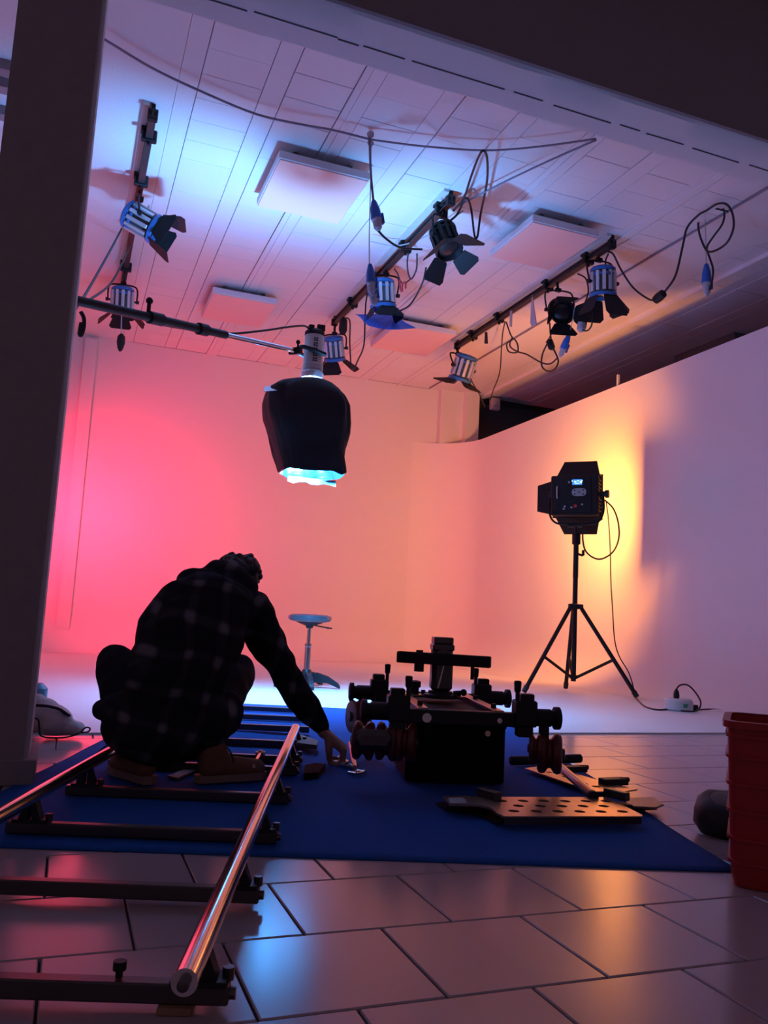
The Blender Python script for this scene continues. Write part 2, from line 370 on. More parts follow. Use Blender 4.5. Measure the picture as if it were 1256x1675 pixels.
# near beam and pillar
YB0, YB1, ZB = 3.30, 3.65, 3.39
def wavy_strip(x0, x1, y, z, h, n=60, amp=0.004, seed=0):
    pass
bm_ = MB(); N = 90; vs = []; fs = []
for i in range(N + 1):
    x = -0.6 + (9.2) * i / N; w = noise.noise(Vector((x * 3, 0, 1))) * 0.012; w2 = noise.noise(Vector((x * 3, 5, 1))) * 0.012
    vs += [Vector((x, YB0 + w * .5, ZB + 0.01 + w * .3)), Vector((x, YB0 + 0.02 + w, ZB)), Vector((x, 3.475, ZB - 0.004)), Vector((x, YB1 - 0.015 + w2, ZB)), Vector((x, YB1 + w2 * .5, ZB + 0.012)), Vector((x, YB1, 4.6)), Vector((x, YB0, 4.6))]
for i in range(N):
    for k in range(7): j = (k + 1) % 7; fs.append((i * 7 + k, i * 7 + j, i * 7 + 7 + j, i * 7 + 7 + k))
fs += [tuple(range(6, -1, -1)), tuple(range(N * 7, N * 7 + 7))]
bm_.add(vs, fs)
beam = struct(bm_.build('beam', M_WHITE, smooth=25), 'heavy painted concrete beam crossing above the studio opening')
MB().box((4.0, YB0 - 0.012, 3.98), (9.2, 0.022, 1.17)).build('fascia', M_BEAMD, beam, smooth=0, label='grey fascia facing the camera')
ck = MB(); random.seed(3)
xx = 0.3
while xx < 4.2:
    L = random.uniform(0.1, 0.6); ck.box((xx + L / 2, 3.50 + 0.006 * math.sin(xx * 9), ZB - 0.0035), (L, 0.007, 0.006), Matrix.Rotation(random.uniform(-.012, .012), 3, 'Z')); xx += L + random.uniform(0.0, 0.08)
ck.build('joint', M_GAP, beam, smooth=0)
pil = MB(); N = 40; vs = []; fs = []
for i in range(N + 1):
    z = 3.40 * i / N; w = noise.noise(Vector((0, z * 4, 2))) * 0.004; w2 = noise.noise(Vector((3, z * 4, 2))) * 0.008
    vs += [Vector((-0.39, YB0, z)), Vector((-0.088 + w, YB0, z)), Vector((-0.077, YB0 + 0.012, z)), Vector((-0.077, YB1 - 0.03, z)), Vector((-0.085 + w2, YB1, z)), Vector((-0.39, YB1, z))]
for i in range(N):
    for k in range(6): j = (k + 1) % 6; fs.append((i * 6 + k, i * 6 + j, i * 6 + 6 + j, i * 6 + 6 + k))
pil.add(vs, fs)
pillar = struct(pil.build('pillar', M_PLWHITE, smooth=25), 'tall square pillar at the left of the opening')
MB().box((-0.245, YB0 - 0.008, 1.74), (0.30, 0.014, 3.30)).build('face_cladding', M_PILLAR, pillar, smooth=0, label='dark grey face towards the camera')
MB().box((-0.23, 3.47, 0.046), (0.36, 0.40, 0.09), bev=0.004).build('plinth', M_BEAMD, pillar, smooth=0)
for z_, w_ in ((0.9, .3), (1.9, .3)): pass
# dim ceiling on the camera side of the beam
struct(MB().box((3, 1.0, 4.30), (11, 4.56, 0.08)).build('ceiling_near', M_WHITE, smooth=0), 'plain ceiling on the near side of the beam')
for k, (py, px) in enumerate(((112, 0), (141, 0), (186, 0))):
    p = onz(px, py, ZC - 0.05)
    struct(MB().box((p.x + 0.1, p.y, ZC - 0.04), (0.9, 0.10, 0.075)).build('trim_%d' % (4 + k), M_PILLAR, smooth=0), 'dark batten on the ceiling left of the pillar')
# bits above the right wall
struct(MB().box((7.6, 8.35, ZC - 0.12), (0.22, 1.1, 0.24)).build('trim_7', M_DARKW, smooth=0), 'dark downstand on the ceiling beyond the cyclorama')
pp = onx(1011, 618, XR + 0.02)
tag(MB().box((XR + 0.02, pp.y, 3.60), (0.025, 0.025, 0.16)).build('post', M_WHITEPL, loc=(XR + 0.02, pp.y, 3.54), smooth=0), 'small white post standing on top of the right cyclorama wall', 'post')

# ------------------------------------------------------------------ ceiling panels
HB = ZC - 0.65
def panel(cx, cy, w, d, z, label):
    t = thing('ceiling_panel', label, 'panel', (cx, cy, z), 'peach heater panels on the ceiling')
    MB().box((cx, cy, z + 0.045), (w, d, 0.07), bev=0.006).build('frame', M_PANEL2, t, smooth=0)
    MB().box((cx, cy, z + 0.006), (w - 0.02, d - 0.02, 0.014), bev=0.003).build('panel_face', M_PANEL, t, smooth=0)
    b = MB()
    for sx in (-1, 1): b.box((cx + sx * w * .3, cy, z + 0.11), (0.04, d * .8, 0.07))
    b.build('bracket', M_GAP, t, smooth=0)
zp = ZC - 0.155; hp = zp - 0.65
for rx0, rx1, ry0, ry1, lab in ((.347, .562, 1.70, 1.935, 'peach ceiling panel nearest the beam, left of the centre cables'), (.993, 1.19, 1.70, 1.925, 'peach ceiling panel beside the near end of the right lighting rail'),
                           (.340, .550, 2.555, 2.80, 'peach ceiling panel far left above the black boom'), (.962, 1.19, 2.535, 2.80, 'peach ceiling panel at the back, partly behind the blue gel sheet')):
    panel((rx0 + rx1) / 2 * hp, (ry0 + ry1) / 2 * hp, (rx1 - rx0) * hp, (ry1 - ry0) * hp, zp, lab)

# ------------------------------------------------------------------ lighting rails
ZR = 4.34
def light_rail(X, y0, y1, label, clamps):
    t = thing('lighting_rail', label, 'rail', (X, y0, ZR), 'dark lighting rails under the ceiling')
    b = MB(); b.box((X, (y0 + y1) / 2, ZR), (0.055, y1 - y0, 0.012)).box((X, (y0 + y1) / 2, ZR + 0.055), (0.055, y1 - y0, 0.012)).box((X, (y0 + y1) / 2, ZR + 0.028), (0.014, y1 - y0, 0.05))
    b.build('beam_bar', M_RAIL, t, smooth=0)
    MB().box((X - 0.055, (y0 + y1) / 2, ZC - 0.015), (0.05, y1 - y0, 0.03)).build('mounting_strip', M_WHITEPL, t, smooth=0)
    for c in clamps:
        MB().box((X, c, ZR + 0.025), (0.12, 0.05, 0.10), bev=0.008).box((X - 0.045, c, ZR + 0.08), (0.04, 0.09, 0.05)).cyl((X, c, ZR - 0.05), (X, c, ZR), 0.016).build('rail_clamp', M_BLACK, t)
    for c in (y0 + 0.03, y1 - 0.03):
        MB().box((X, c, ZR + 0.025), (0.075, 0.05, 0.09), bev=0.006).box((X, c, ZR + 0.08), (0.03, 0.03, 0.06)).build('end_bracket', M_BLACKM, t)
light_rail(0.265, 6.12, 10.0, 'dark lighting rail at the left beside the pillar', (6.45, 7.2, 8.15, 9.2))
light_rail(2.845, 6.27, 9.75, 'dark lighting rail in the middle of the ceiling', (6.5, 7.35, 8.2, 9.0))
light_rail(4.60, 6.33, 9.80, 'dark lighting rail at the right of the ceiling', (6.75, 7.5, 8.6, 9.3))

# ------------------------------------------------------------------ spotlights
def spotlight(c, aim, size, label, body=M_SILVER, trim=M_BLUEENAM, doors=((45, 1), (135, 1), (225, 1), (315, 1)), railpt=None, kind=0, open_=50, group='theatre spotlights on the ceiling rails'):
    """c centre of housing; aim direction of beam; size = housing radius"""
    c = Vector(c); A = Vector(aim).normalized(); R = frame(A); S = R.col[0]; Uv = R.col[1]; r = size; L = r * 2.1
    t = thing('spotlight', label, 'spotlight', c, group)
    b = MB(); nf = 12
    prof = [(r * .70, -L * .5), (r * .80, -L * .46), (r * .80, L * .40), (r * .78, L * .46)]
    MB().lathe(c, A, prof, 24).build('inner_casing', M_BLACKM if kind else M_GREYDK, t)
    for k in range(nf):
        a = 2 * PI * k / nf; d = S * math.cos(a) + Uv * math.sin(a); RR = Matrix((d, A.cross(d), A)).transposed()
        b.box(c + d * r * .95, (r * .20, r * .26, L * .74), RR, bev=r * .02)
    b.build('housing', body, t)
    MB().lathe(c, A, [(r * .985, -L * .30), (r * 1.0, -L * .29), (r * 1.0, -L * .22), (r * .985, -L * .21)], 24, close=False).build('band', trim, t)
    MB().lathe(c - A * L * .5, A, [(r * .35, -r * .22), (r * .85, -r * .14), (r * 1.0, 0), (r * 1.0, r * .20), (r * .9, r * .22)], 24).build('back_cap', trim, t)
    MB().lathe(c + A * L * .42, A, [(r * .98, 0), (r * 1.08, r * .05), (r * 1.08, r * .32), (r * .95, r * .34), (r * .86, r * .20), (r * .80, 0)], 24, close=False).build('front_ring', trim if kind == 0 else M_BLACK, t)
    MB().lathe(c + A * L * .47, A, [(r * .80, -r * .02), (r * .6, r * .07), (r * .3, r * .12), (0.002, r * .14)], 20).build('lens', M_DGLASS if kind else M_CHROME, t)
    for k in range(2):
        d = S * (1 if k else -1); MB().cyl(c + d * r * .9, c + d * r * 1.28, r * .10).cyl(c + d * r * 1.2, c + d * r * 1.45, r * .17, r * .17, 8).build('tilt_knob', M_BLACK, t)
    top = Vector(railpt) if railpt else c + Vector((0, 0, r * 2.2)); up = (top - c).normalized()
    yk = min((top - c).length * .8, r * 1.9)
    pts = [c - S * r * 1.25, c - S * r * 1.25 + up * yk * .75, c - S * r * .8 + up * yk, c + S * r * .8 + up * yk, c + S * r * 1.25 + up * yk * .75, c + S * r * 1.25]
    MB().tube(pts, r * .075, 8, 4).build('yoke', M_BLACK, t)
    MB().cyl(c + up * yk, top, r * .12).box(c + up * (yk + r * .12), (r * .5, r * .3, r * .3)).build('hanger', M_BLACKM, t)
    f = c + A * (L * .42 + r * .34); n = 0
    for ang, sc in doors:
        a = math.radians(ang); d = S * math.cos(a) + Uv * math.sin(a); q = A.cross(d); o = math.radians(open_)
        out = A * math.cos(o) + d * math.sin(o); h = r * 1.35 * sc; w0 = r * .66; w1 = r * (1.25 if n % 2 == 0 else 1.0)
        p = f + d * r * 1.0; th = (out.cross(q)).normalized() * r * .035
        db = MB().prism([p - q * w0, p + q * w0, p + q * w1 + out * h * .82, p + q * w1 * .8 + out * h, p - q * w1 * .8 + out * h, p - q * w1 + out * h * .82], th)
        db.cyl(p - q * w0 * .8, p + q * w0 * .8, r * .05, n=8); db.build('barn_door', M_BLACKM, t, smooth=0); n += 1
    if kind == 0:
        MB().box(c + Vector((0, 0, 0)) - S * r * .3 + Uv * r * 1.02, (r * .5, r * .3, r * .02), R).build('sticker', M_WHITEPL, t, smooth=0)
    return t
rp = lambda X, Y: (X, Y, ZR - 0.01)
p = onz(231, 362, 4.02); spotlight(p, (0.86, -0.15, -0.40), 0.125, 'silver-blue spotlight on the upper left rail, barn doors pointing right', doors=((90, 1.15), (0, .8), (180, .8), (270, 1.25)), railpt=rp(0.265, p.y + 0.10), open_=14)
p = onz(200, 492, 4.08); spotlight(p, (0.05, 0.10, -1), 0.125, 'silver-blue spotlight at the far end of the left rail, just above the boom', doors=((0, 1), (90, 1), (180, 1), (270, 1.1)), railpt=rp(0.265, p.y + 0.05), open_=48)
p = onx(728, 392, 2.85); spotlight(p, (0.15, -0.40, -0.90), 0.118, 'black spotlight at the near end of the middle rail, lens towards the viewer', body=M_BLACKM, trim=M_BLACK, kind=1, doors=((90, 1.3), (0, 1.0), (180, 1.0), (270, 1.3)), railpt=rp(2.845, p.y + 0.05), open_=55)
p = onx(626, 482, 2.82); spotlight(p, (0.12, 0.05, -1), 0.13, 'silver spotlight on the middle rail with a blue gel sheet below it', doors=((0, .7), (180, .7), (270, .7)), railpt=rp(2.845, p.y), open_=25); gelspot = p
p = onx(546, 570, 2.80); spotlight(p, (0.25, 0.35, -0.85), 0.125, 'silver-blue spotlight behind the hanging lamp head', doors=((0, 1.0), (180, 1.2), (270, 1.2)), railpt=rp(2.845, 9.70), open_=50)
p = onx(758, 602, 4.60); spotlight(p, (-0.12, 0.35, -0.9), 0.145, 'silver-blue spotlight at the far end of the right rail', doors=((0, 1.0), (180, 1.0), (90, .9), (270, .9)), railpt=rp(4.60, 9.78), open_=70)
p = onx(917, 508, 4.62); spotlight(p, (-0.25, -0.75, -0.45), 0.12, 'black spotlight on the right rail with its doors turned towards the left', body=M_BLACKM, trim=M_BLACK, kind=1, doors=((0, 1.2), (180, .8), (270, 1.1), (90, .7)), railpt=rp(4.60, p.y + 0.05), open_=30)
p = onx(986, 462, 4.66); spotlight(p, (0.10, 0.10, -0.98), 0.125, 'silver-blue spotlight nearest the beam on the right rail', doors=((90, 1.3), (0, 1.1), (180, 1.1), (270, 1.5)), railpt=rp(4.60, p.y), open_=28)

# ------------------------------------------------------------------ cables, connectors on the ceiling
def cable(pts, r, label, m=M_CABLE, name='cable', sub=5, cat='cable', group=None):
    pts = [Vector(p) for p in pts]
    return tag(MB().tube(pts, r, 8, sub).build(name, m, loc=pts[0], smooth=True), label, cat, group)
def px_y(pts, Y): return [ony(x, y, Y if not isinstance(Y, (list, tuple)) else Y[0] + (Y[1] - Y[0]) * i / (len(pts) - 1)) for i, (x, y) in enumerate(pts)]
def px_x(pts, X): return [onx(x, y, X if not isinstance(X, (list, tuple)) else X[0] + (X[1] - X[0]) * i / (len(pts) - 1)) for i, (x, y) in enumerate(pts)]
def px_z(pts, z): return [onz(x, y, z) for x, y in pts]
cable(px_z([(150, 52), (180, 70), (250, 112), (330, 150), (420, 187), (500, 205), (545, 213), (605, 228)], 4.36), 0.009, 'grey cable strung from the pillar across the ceiling to the centre hook', M_GREYCABLE)
cable(px_z([(605, 228), (640, 233), (700, 240), (793, 246), (880, 240), (975, 227)], 4.36), 0.008, 'grey cable strung from the centre hook to the right towards the beam', M_GREYCABLE)
cable(px_z([(975, 229), (900, 262), (820, 300), (756, 333)], 4.36), 0.008, 'grey cable running diagonally from the beam to the middle rail', M_GREYCABLE)
cable(px_z([(757, 345), (700, 385), (650, 402), (606, 395)], 4.34), 0.006, 'thin pale cord from the middle rail to the hanging string', M_STRING)
Yh = onz(605, 228, 4.36).y
cable(px_y([(605, 228), (605, 250), (607, 290), (611, 332)], Yh), 0.010, 'grey cable dropping from the centre hook to the upper blue connector', M_GREYCABLE)
cable(px_y([(607, 228), (606, 300), (604, 380), (604, 440)], Yh), 0.004, 'thin pale string hanging beside the upper blue connector', M_STRING)
tag(MB().tube([ony(606, 222, Yh), ony(607, 230, Yh)] + [ony(606 + 4 * math.cos(a), 234 + 5 * math.sin(a), Yh) for a in (0, 1.2, 2.4, 3.6, 4.8)], 0.006).ball(ony(606, 220, Yh), 0.03, seg=8, rings=6).build('ceiling_hook', M_STRING, loc=ony(606, 220, Yh)), 'small hook in the ceiling where the centre cables meet', 'hook')
def connector(p0, p1, r, label, tail=None):
    p0 = Vector(p0); p1 = Vector(p1); A = p1 - p0; L = A.length; A.normalize()
    t = thing('connector', label, 'connector', p0, 'blue cable connectors hanging from the ceiling')
    MB().lathe(p0, A, [(r * .35, 0), (r * .5, L * .06), (r * .85, L * .28), (r * .95, L * .5), (r, L * .56), (r, L * .60)], 14).build('sleeve', M_BLUE, t)
    MB().lathe(p0, A, [(r * .92, L * .60), (r * .92, L * .66), (r * .78, L * .68), (r * .72, L * .90), (r * .5, L * .95), (r * .3, L)], 14).build('socket', M_GREYPL, t)
    R = frame(A); MB().box(p0 + A * L * .6 - R.col[0] * r * 1.1, (r * .4, r * .9, L * .35), R, bev=r * .1).build('latch', M_BLUE, t)
    return t
connector(ony(611, 328, Yh), ony(619, 378, Yh), 0.045, 'blue and grey connector hanging from the centre hook above the rail')
cable(px_y([(619, 378), (632, 391), (655, 405), (690, 408)], [Yh, Yh + .2]), 0.009, 'black lead from the upper blue connector to the black spotlight')
connector(ony(605, 432, Yh), ony(608, 482, Yh), 0.038, 'upper of the two blue connectors hanging in front of the gel spotlight')
connector(ony(604, 455, Yh + .03), ony(613, 500, Yh + .03), 0.038, 'lower of the two blue connectors hanging in front of the gel spotlight')
cable(px_x([(697, 437), (690, 465), (672, 497), (655, 508), (642, 514)], 2.9), 0.009, 'black lead curving from the black spotlight down to the gel spotlight')
cable([ony(x, y, 5.30 + 1.05 * min(1, (y - 246) / 95)) for x, y in ((741, 345), (758, 325), (770, 290), (782, 258), (791, 246), (797, 262), (796, 300), (786, 350), (781, 386), (776, 385), (771, 345), (766, 327), (760, 326), (748, 350), (735, 362))], 0.010, 'black cable looped high above the near end of the middle rail')
cable(px_x([(668, 412), (666, 430), (668, 448), (673, 456), (681, 440), (682, 415)], 2.86), 0.008, 'black cable loop hanging below the middle of the centre rail')
cable(px_x([(645, 440), (650, 447), (655, 460), (662, 463), (672, 456)], 2.87), 0.007, 'short black lead with the red tape below the centre rail')
t_ = px_x([(654, 458), (655, 474), (658, 476), (658, 464), (663, 462), (663, 472)], 2.86)
tag(MB().tube(t_, 0.010, 5, 2).build('tape', M_REDT, loc=t_[0]), 'scrap of red tape dangling from a lead on the middle rail', 'tape')
cable(px_x([(564, 520), (572, 525), (572, 560), (574, 596), (578, 605), (585, 590), (595, 565), (597, 520), (599, 490), (604, 470)], 2.84), 0.009, 'black cable looped below the far end of the middle rail')
tag(MB().lathe(onx(562, 519, 2.85), (0, 0, -1), [(.02, 0), (.05, .04), (.055, .16), (.03, .22)], 10).build('switch', M_BLACK, loc=onx(562, 519, 2.85)), 'black inline switch at the far end of the middle rail', 'switch')
# gel sheet
gp = [onx(582, 515, 2.70), onx(640, 512, 2.86), onx(680, 541, 2.98), onx(674, 558, 2.99), onx(615, 536, 2.78), onx(590, 525, 2.70)]
def gel_sheet():
    a, b, c, d = onx(581, 516, 2.55), onx(645, 511, 3.1), onx(680, 541, 3.15), onx(604, 533, 2.55); m = MB(); n = 10; vs = []; fs = []
    for i in range(n + 1):
        u = i / n
        for j in range(n + 1):
            v = j / n; p = a.lerp(b, u).lerp(d.lerp(c, u), v); p = p + Vector((0, 0, -0.03 * math.sin(u * PI) + 0.05 * (v - .5) ** 2 + 0.015 * math.sin(v * 5 + u * 3))); vs.append(p)
    for i in range(n):
        for j in range(n): fs.append((i * (n + 1) + j, (i + 1) * (n + 1) + j, (i + 1) * (n + 1) + j + 1, i * (n + 1) + j + 1))
    m.add(vs, fs); o = m.build('gel_sheet', M_GEL, loc=a, smooth=True); md = o.modifiers.new('s', 'SOLIDIFY'); md.thickness = 0.002; return o
tag(gel_sheet(), 'translucent blue gel sheet curling below the silver spotlight', 'gel sheet')
# right rail cables
cable(px_x([(995, 412), (1003, 416), (1015, 440), (1035, 470), (1060, 489), (1072, 491)], [4.6, 4.9]), 0.009, 'black lead from the near end of the right rail to the inline switch')
sw0, sw1 = onx(1070, 493, 4.9), onx(1090, 475, 4.9)
tag(MB().lathe(sw0, sw1 - sw0, [(.015, 0), (.04, .02), (.045, .07), (.04, .13), (.015, .15)], 10).build('switch', M_BLACK, loc=sw0), 'black inline switch hanging right of the right rail', 'switch')
Xc = 5.15
cable(px_x([(1088, 476), (1105, 450), (1117, 400), (1124, 372), (1142, 352), (1156, 344), (1172, 334), (1188, 334), (1198, 350), (1199, 375), (1186, 400), (1160, 412), (1148, 395), (1142, 372), (1143, 352)], [4.9, Xc]), 0.010, 'black cable coiled over a hook at the right edge of the ceiling')
cable(px_x([(1176, 336), (1184, 345), (1182, 365), (1166, 388), (1156, 405), (1160, 420), (1166, 440), (1164, 462), (1158, 478)], Xc), 0.009, 'inner loop of black cable feeding the rightmost blue connector')
cable(px_x([(1153, 350), (1154, 390), (1155, 434)], Xc), 0.004, 'thin pale string holding the rightmost blue connector', M_STRING)
connector(onx(1155, 432, Xc), onx(1156, 484, Xc), 0.045, 'blue and grey connector hanging furthest right under the ceiling')
cable(px_x([(1125, 327), (1145, 334), (1158, 338), (1190, 346)], Xc - .05), 0.008, 'dark peg across the conduit holding the coiled cable')
cable(px_x([(826, 526), (822, 545), (820, 570), (817, 610), (806, 640), (802, 654)], [4.62, 5.5]), 0.008, 'black cable dropping from the right rail to the wall socket')
cable(px_x([(828, 527), (834, 545), (838, 555), (829, 562), (832, 575), (846, 576), (846, 562), (838, 553), (834, 566), (846, 575), (862, 580), (885, 593), (900, 595), (912, 585)], 4.66), 0.009, 'black cable with a small coil hanging below the right rail')
cable(px_x([(770, 620), (776, 632), (784, 645), (793, 665)], [4.6, 5.4]), 0.008, 'black lead from the far right-rail spotlight down to the corner')
cable(px_x([(903, 545), (896, 556), (893, 560)], 4.6), 0.006, 'short lead under the black spotlight on the right rail')
cable(px_x([(899, 528), (900, 545), (902, 560), (906, 572), (913, 590), (907, 604), (895, 607), (886, 598), (887, 580), (896, 560)], 4.66), 0.009, 'black cable looped below the black spotlight on the right rail')
tag(MB().lathe(onx(898, 556, 4.66), onx(904, 574, 4.66) - onx(898, 556, 4.66), [(.012, 0), (.038, .02), (.038, .12), (.012, .15)], 10).build('switch', M_BLACK, loc=onx(898, 556, 4.66)), 'black inline switch below the black right-rail spotlight', 'switch')
cable(px_x([(940, 500), (936, 525), (931, 548)], 4.66), 0.004, 'thin pale string holding the connector under the right rail', M_STRING)
connector(onx(931, 546, 4.66), onx(916, 584, 4.66), 0.04, 'blue and grey connector hanging under the black right-rail spotlight')
cable(px_x([(945, 448), (958, 456), (962, 478), (955, 500), (948, 530), (954, 540), (962, 540), (968, 530), (970, 510)], 4.64), 0.008, 'black lead looped behind the near right-rail spotlight')
cable(px_x([(995, 415), (990, 430), (998, 448)], 4.64), 0.008, 'short black lead from the right rail into the near spotlight')
tag(MB().lathe(onx(951, 525, 4.64), (0, 0, -1), [(.015, 0), (.04, .02), (.045, .09), (.02, .12)], 10).build('plug', M_GREYPL, loc=onx(951, 525, 4.64)), 'grey plug dangling between the two near right-rail spotlights', 'plug')
# label tags / rags on the right rail
def ribbon(px, w, label, m, X=4.57):
    a = [onx(x, y, X) for x, y in px]; vs = []
    for p in a: vs.append(p)
    o = MB().prism(vs, (0.01, 0, 0)).build('tag', m, loc=a[0], smooth=0); return tag(o, label, 'tag', None)
ribbon([(870, 482), (873, 505), (877, 530), (870, 535), (867, 528), (868, 505)], 0, 'grey-blue tag hanging from the middle of the right rail', M_GREYPL)
ribbon([(793, 543), (796, 543), (797, 562), (792, 562)], 0, 'small dark tag hanging towards the far end of the right rail', M_BLACK)
ribbon([(834, 508), (837, 508), (836, 535), (833, 534)], 0, 'tiny pale tag hanging beside the cable coil of the right rail', M_GREYPL)
so = ony(798, 660, 11.95); tag(MB().box(so + Vector((0.12, -0.02, 0)), (0.16, 0.10, 0.20), bev=0.01).box(so + Vector((0.12, -0.08, 0)), (0.08, 0.03, 0.08)).build('socket_box', M_GREYPL, loc=so), 'small socket box high in the far corner where the cables end', 'socket')
# left spotlight leads
cable([onz(199, 374, 4.0)] + px_y([(180, 410), (155, 455), (136, 487), (118, 512)], [6.3, 4.6]), 0.009, 'black lead from the upper left spotlight down behind the pillar')
cable([onz(213, 400, 4.32)] + px_y([(200, 430), (180, 465), (150, 488), (136, 494), (118, 490)], [7.2, 4.6]), 0.009, 'black lead curving from the left rail down behind the pillar')
hk = onx(196, 535, 0.27)
hy = onz(200, 492, 4.08).y - .25
cable(px_y([(201, 485), (199, 515), (198, 548)], hy), 0.006, 'pale safety wire hanging under the lower left spotlight', M_STRING)
h0 = ony(199, 546, hy); tag(MB().lathe(h0, (0, 0, -1), [(.015, 0), (.04, .03), (.045, .10), (.03, .17), (.012, .2)], 10).build('plug', M_BLACK, loc=h0), 'black plug dangling below the lower left spotlight', 'plug')
cable(px_y([(132, 510), (137, 520), (137, 535), (133, 548), (130, 545), (133, 528)], 5.0), 0.012, 'black cable end sticking out behind the pillar edge')

# ------------------------------------------------------------------ boom stand, lamp head, skirt
A0 = ony(136, 494, 4.6); A1 = ony(500, 578, 6.12); dirb = (A1 - A0).normalized()
t = thing('boom_stand', 'black boom arm reaching from behind the pillar to the hanging lamp', 'light stand', (A0.x - 0.55, A0.y - 0.3, 0))
e0 = A0 - dirb * 0.75
MB().cyl(e0, A0.lerp(A1, .55), 0.027).build('boom_arm', M_BLACK, t)
MB().cyl(A0.lerp(A1, .50), A1 - dirb * .12, 0.018).build('boom_extension', M_CHROME, t, label='bare metal inner tube')
MB().lathe(A0.lerp(A1, .42), dirb, [(.03, 0), (.040, .01), (.040, .09), (.02, .1)], 12).build('lock_collar', M_BLACK, t)
k0 = A0.lerp(A1, .22); b = MB().lathe(k0, dirb, [(.03, 0), (.039, .01), (.039, .12), (.03, .13)], 12).cyl(k0, k0 + Vector((0, 0, .10)), .012).ball(k0 + Vector((0, 0, .10)), .022, seg=8, rings=6)
b.build('lock_collar', M_BLACK, t)
foot = Vector((e0.x + 0.15, e0.y + 0.12, 0)); hub = Vector((foot.x, foot.y, e0.z + 0.02))
MB().cyl(foot + Vector((0, 0, .15)), hub, 0.018).box(hub, (.07, .07, .09)).build('upright', M_BLACK, t)
for k in range(3):
    a = k * 2.094 + 1.9; q = foot + Vector((math.cos(a) * .42, math.sin(a) * .42, .012)); q.x = min(q.x, -0.1); MB().cyl(foot + Vector((0, 0, .75)), q, 0.012).build('leg', M_BLACK, t)
cable(px_y([(240, 520), (270, 532), (320, 540), (370, 546), (430, 541), (470, 535), (497, 533), (505, 538)], [5.0, 6.15]), 0.008, 'thin black power lead slung between the boom and the lamp head')

LX = ony(512, 590, 6.2); lx, ly = LX.x, LX.y
t = thing('hanging_lamp_head', 'white cylindrical lamp head hanging upright from the black boom', 'lamp', (lx, ly, 2.55))
ztop = ony(512, 545, 6.2).z; zbot = ony(512, 608, 6.2).z
MB().lathe((lx, ly, zbot), (0, 0, 1), [(.070, 0), (.082, .01), (.082, .05), (.078, .055), (.078, ztop - zbot - .02), (.07, ztop - zbot)], 24).build('housing', M_WHITEPL, t)
MB().lathe((lx, ly, ztop - .005), (0, 0, 1), [(.08, -.02), (.08, .01), (.06, .03), (.03, .035)], 20).box((lx + .04, ly - .03, ztop + .04), (.06, .04, .05)).box((lx - .04, ly - .03, ztop + .035), (.04, .05, .03)).build('top_cap', M_BLACK, t)
MB().lathe((lx, ly, zbot - .07), (0, 0, 1), [(.075, 0), (.088, .01), (.092, .05), (.08, .07)], 24).build('collar', M_SILVER, t)
b = MB()
for k in range(5):
    for s in (0, 1):
        z = zbot + .07 + k * (ztop - zbot - .11) / 5
        for da in (-.12, .12): a = -PI / 2 - .1 + da; b.box((lx + .079 * math.cos(a), ly + .079 * math.sin(a), z + s * .018), (.014, .006, .010), Matrix.Rotation(a + PI / 2, 3, 'Z'))
b.build('vent', M_BLACK, t, smooth=0)
yz = (ztop + zbot) / 2 - .01
for s in (-1, 1):
    MB().tube([A1 - dirb * .14, Vector((lx - .12, ly + s * .075, yz + .015)), Vector((lx - .02, ly + s * .10, yz - .005)), Vector((lx + .075, ly + s * .085, yz - .02))], .018, 8).build('yoke_arm', M_BLACK, t)
MB().box(A1 - dirb * .15, (.10, .05, .045), frame(dirb)).cyl(A1 - dirb * .12 , A1 - dirb * .12 + Vector((0, 0, .07)), .008).ball(A1 - dirb * .12 + Vector((0, 0, .075)), .018, seg=8, rings=6).build('clamp', M_BLACK, t)

def skirt():
    rowsd = []                                                 # (z px y, left px, right px)
    prof = [(622, 490, 536), (627, 470, 548), (634, 446, 556), (645, 432, 562), (662, 428, 569), (690, 428, 571), (708, 433, 569), (733, 442, 562), (752, 446, 562), (774, 451, 564)]
    n = 64; V = []
    dense = []
    for (a, b_) in zip(prof, prof[1:]):
        k = max(1, round((b_[0] - a[0]) / 6))
        for q in range(k): u = q / k; dense.append(tuple(a[m_] + (b_[m_] - a[m_]) * u for m_ in range(3)))
    dense.append(prof[-1])
    for py, l, r in dense:
        a = ony(l, py, 6.2); c = ony(r, py, 6.2); w = (c.x - a.x) / 2; cx = (a.x + c.x) / 2; z = (a.z + c.z) / 2; ring = []
        sh = min(1, max(0, (py - 622) / 25)); p = 1 - .50 * sh
        for k in range(n):
            th = 2 * PI * k / n; ct, st = math.cos(th), math.sin(th)
            x = math.copysign(abs(ct) ** p, ct); y = math.copysign(abs(st) ** p, st)
            fold = .030 * noise.noise(Vector((ct * 2.5, st * 2.5, py * .022))) + .016 * noise.noise(Vector((ct * 7, st * 7, py * .010 + 4)))
            wr = .93 + sh * fold * 2.4
            dz = (0.020 * noise.noise(Vector((ct * 2, st * 2, 7)))) * max(0, (py - 740) / 34)
            ring.append(Vector((cx + w * x * wr * .97, 6.2 + w * .86 * y * wr, z + dz)))
        V.append(ring)
    return V, n, [d[0] for d in dense]
V, n, PYS = skirt()
t = thing('lamp_skirt', 'black cloth skirt lined with silver foil around the hanging lamp', 'lamp skirt', (lx, ly, V[-1][0].z))
m = MB(); fs = []
for i in range(len(V) - 1):
    for k in range(n):
        th = 2 * PI * (k + .5) / n
        if PYS[i] < 645 and (th < PI * 1.0 or th > 1.94 * PI): continue      # open at left, and at the unseen back to let light escape upward
        fs.append((i * n + k, i * n + (k + 1) % n, i * n + n + (k + 1) % n, i * n + n + k))
m.add(sum(V, []), fs); o = m.build('cloth', M_CLOTHB, t, smooth=True)
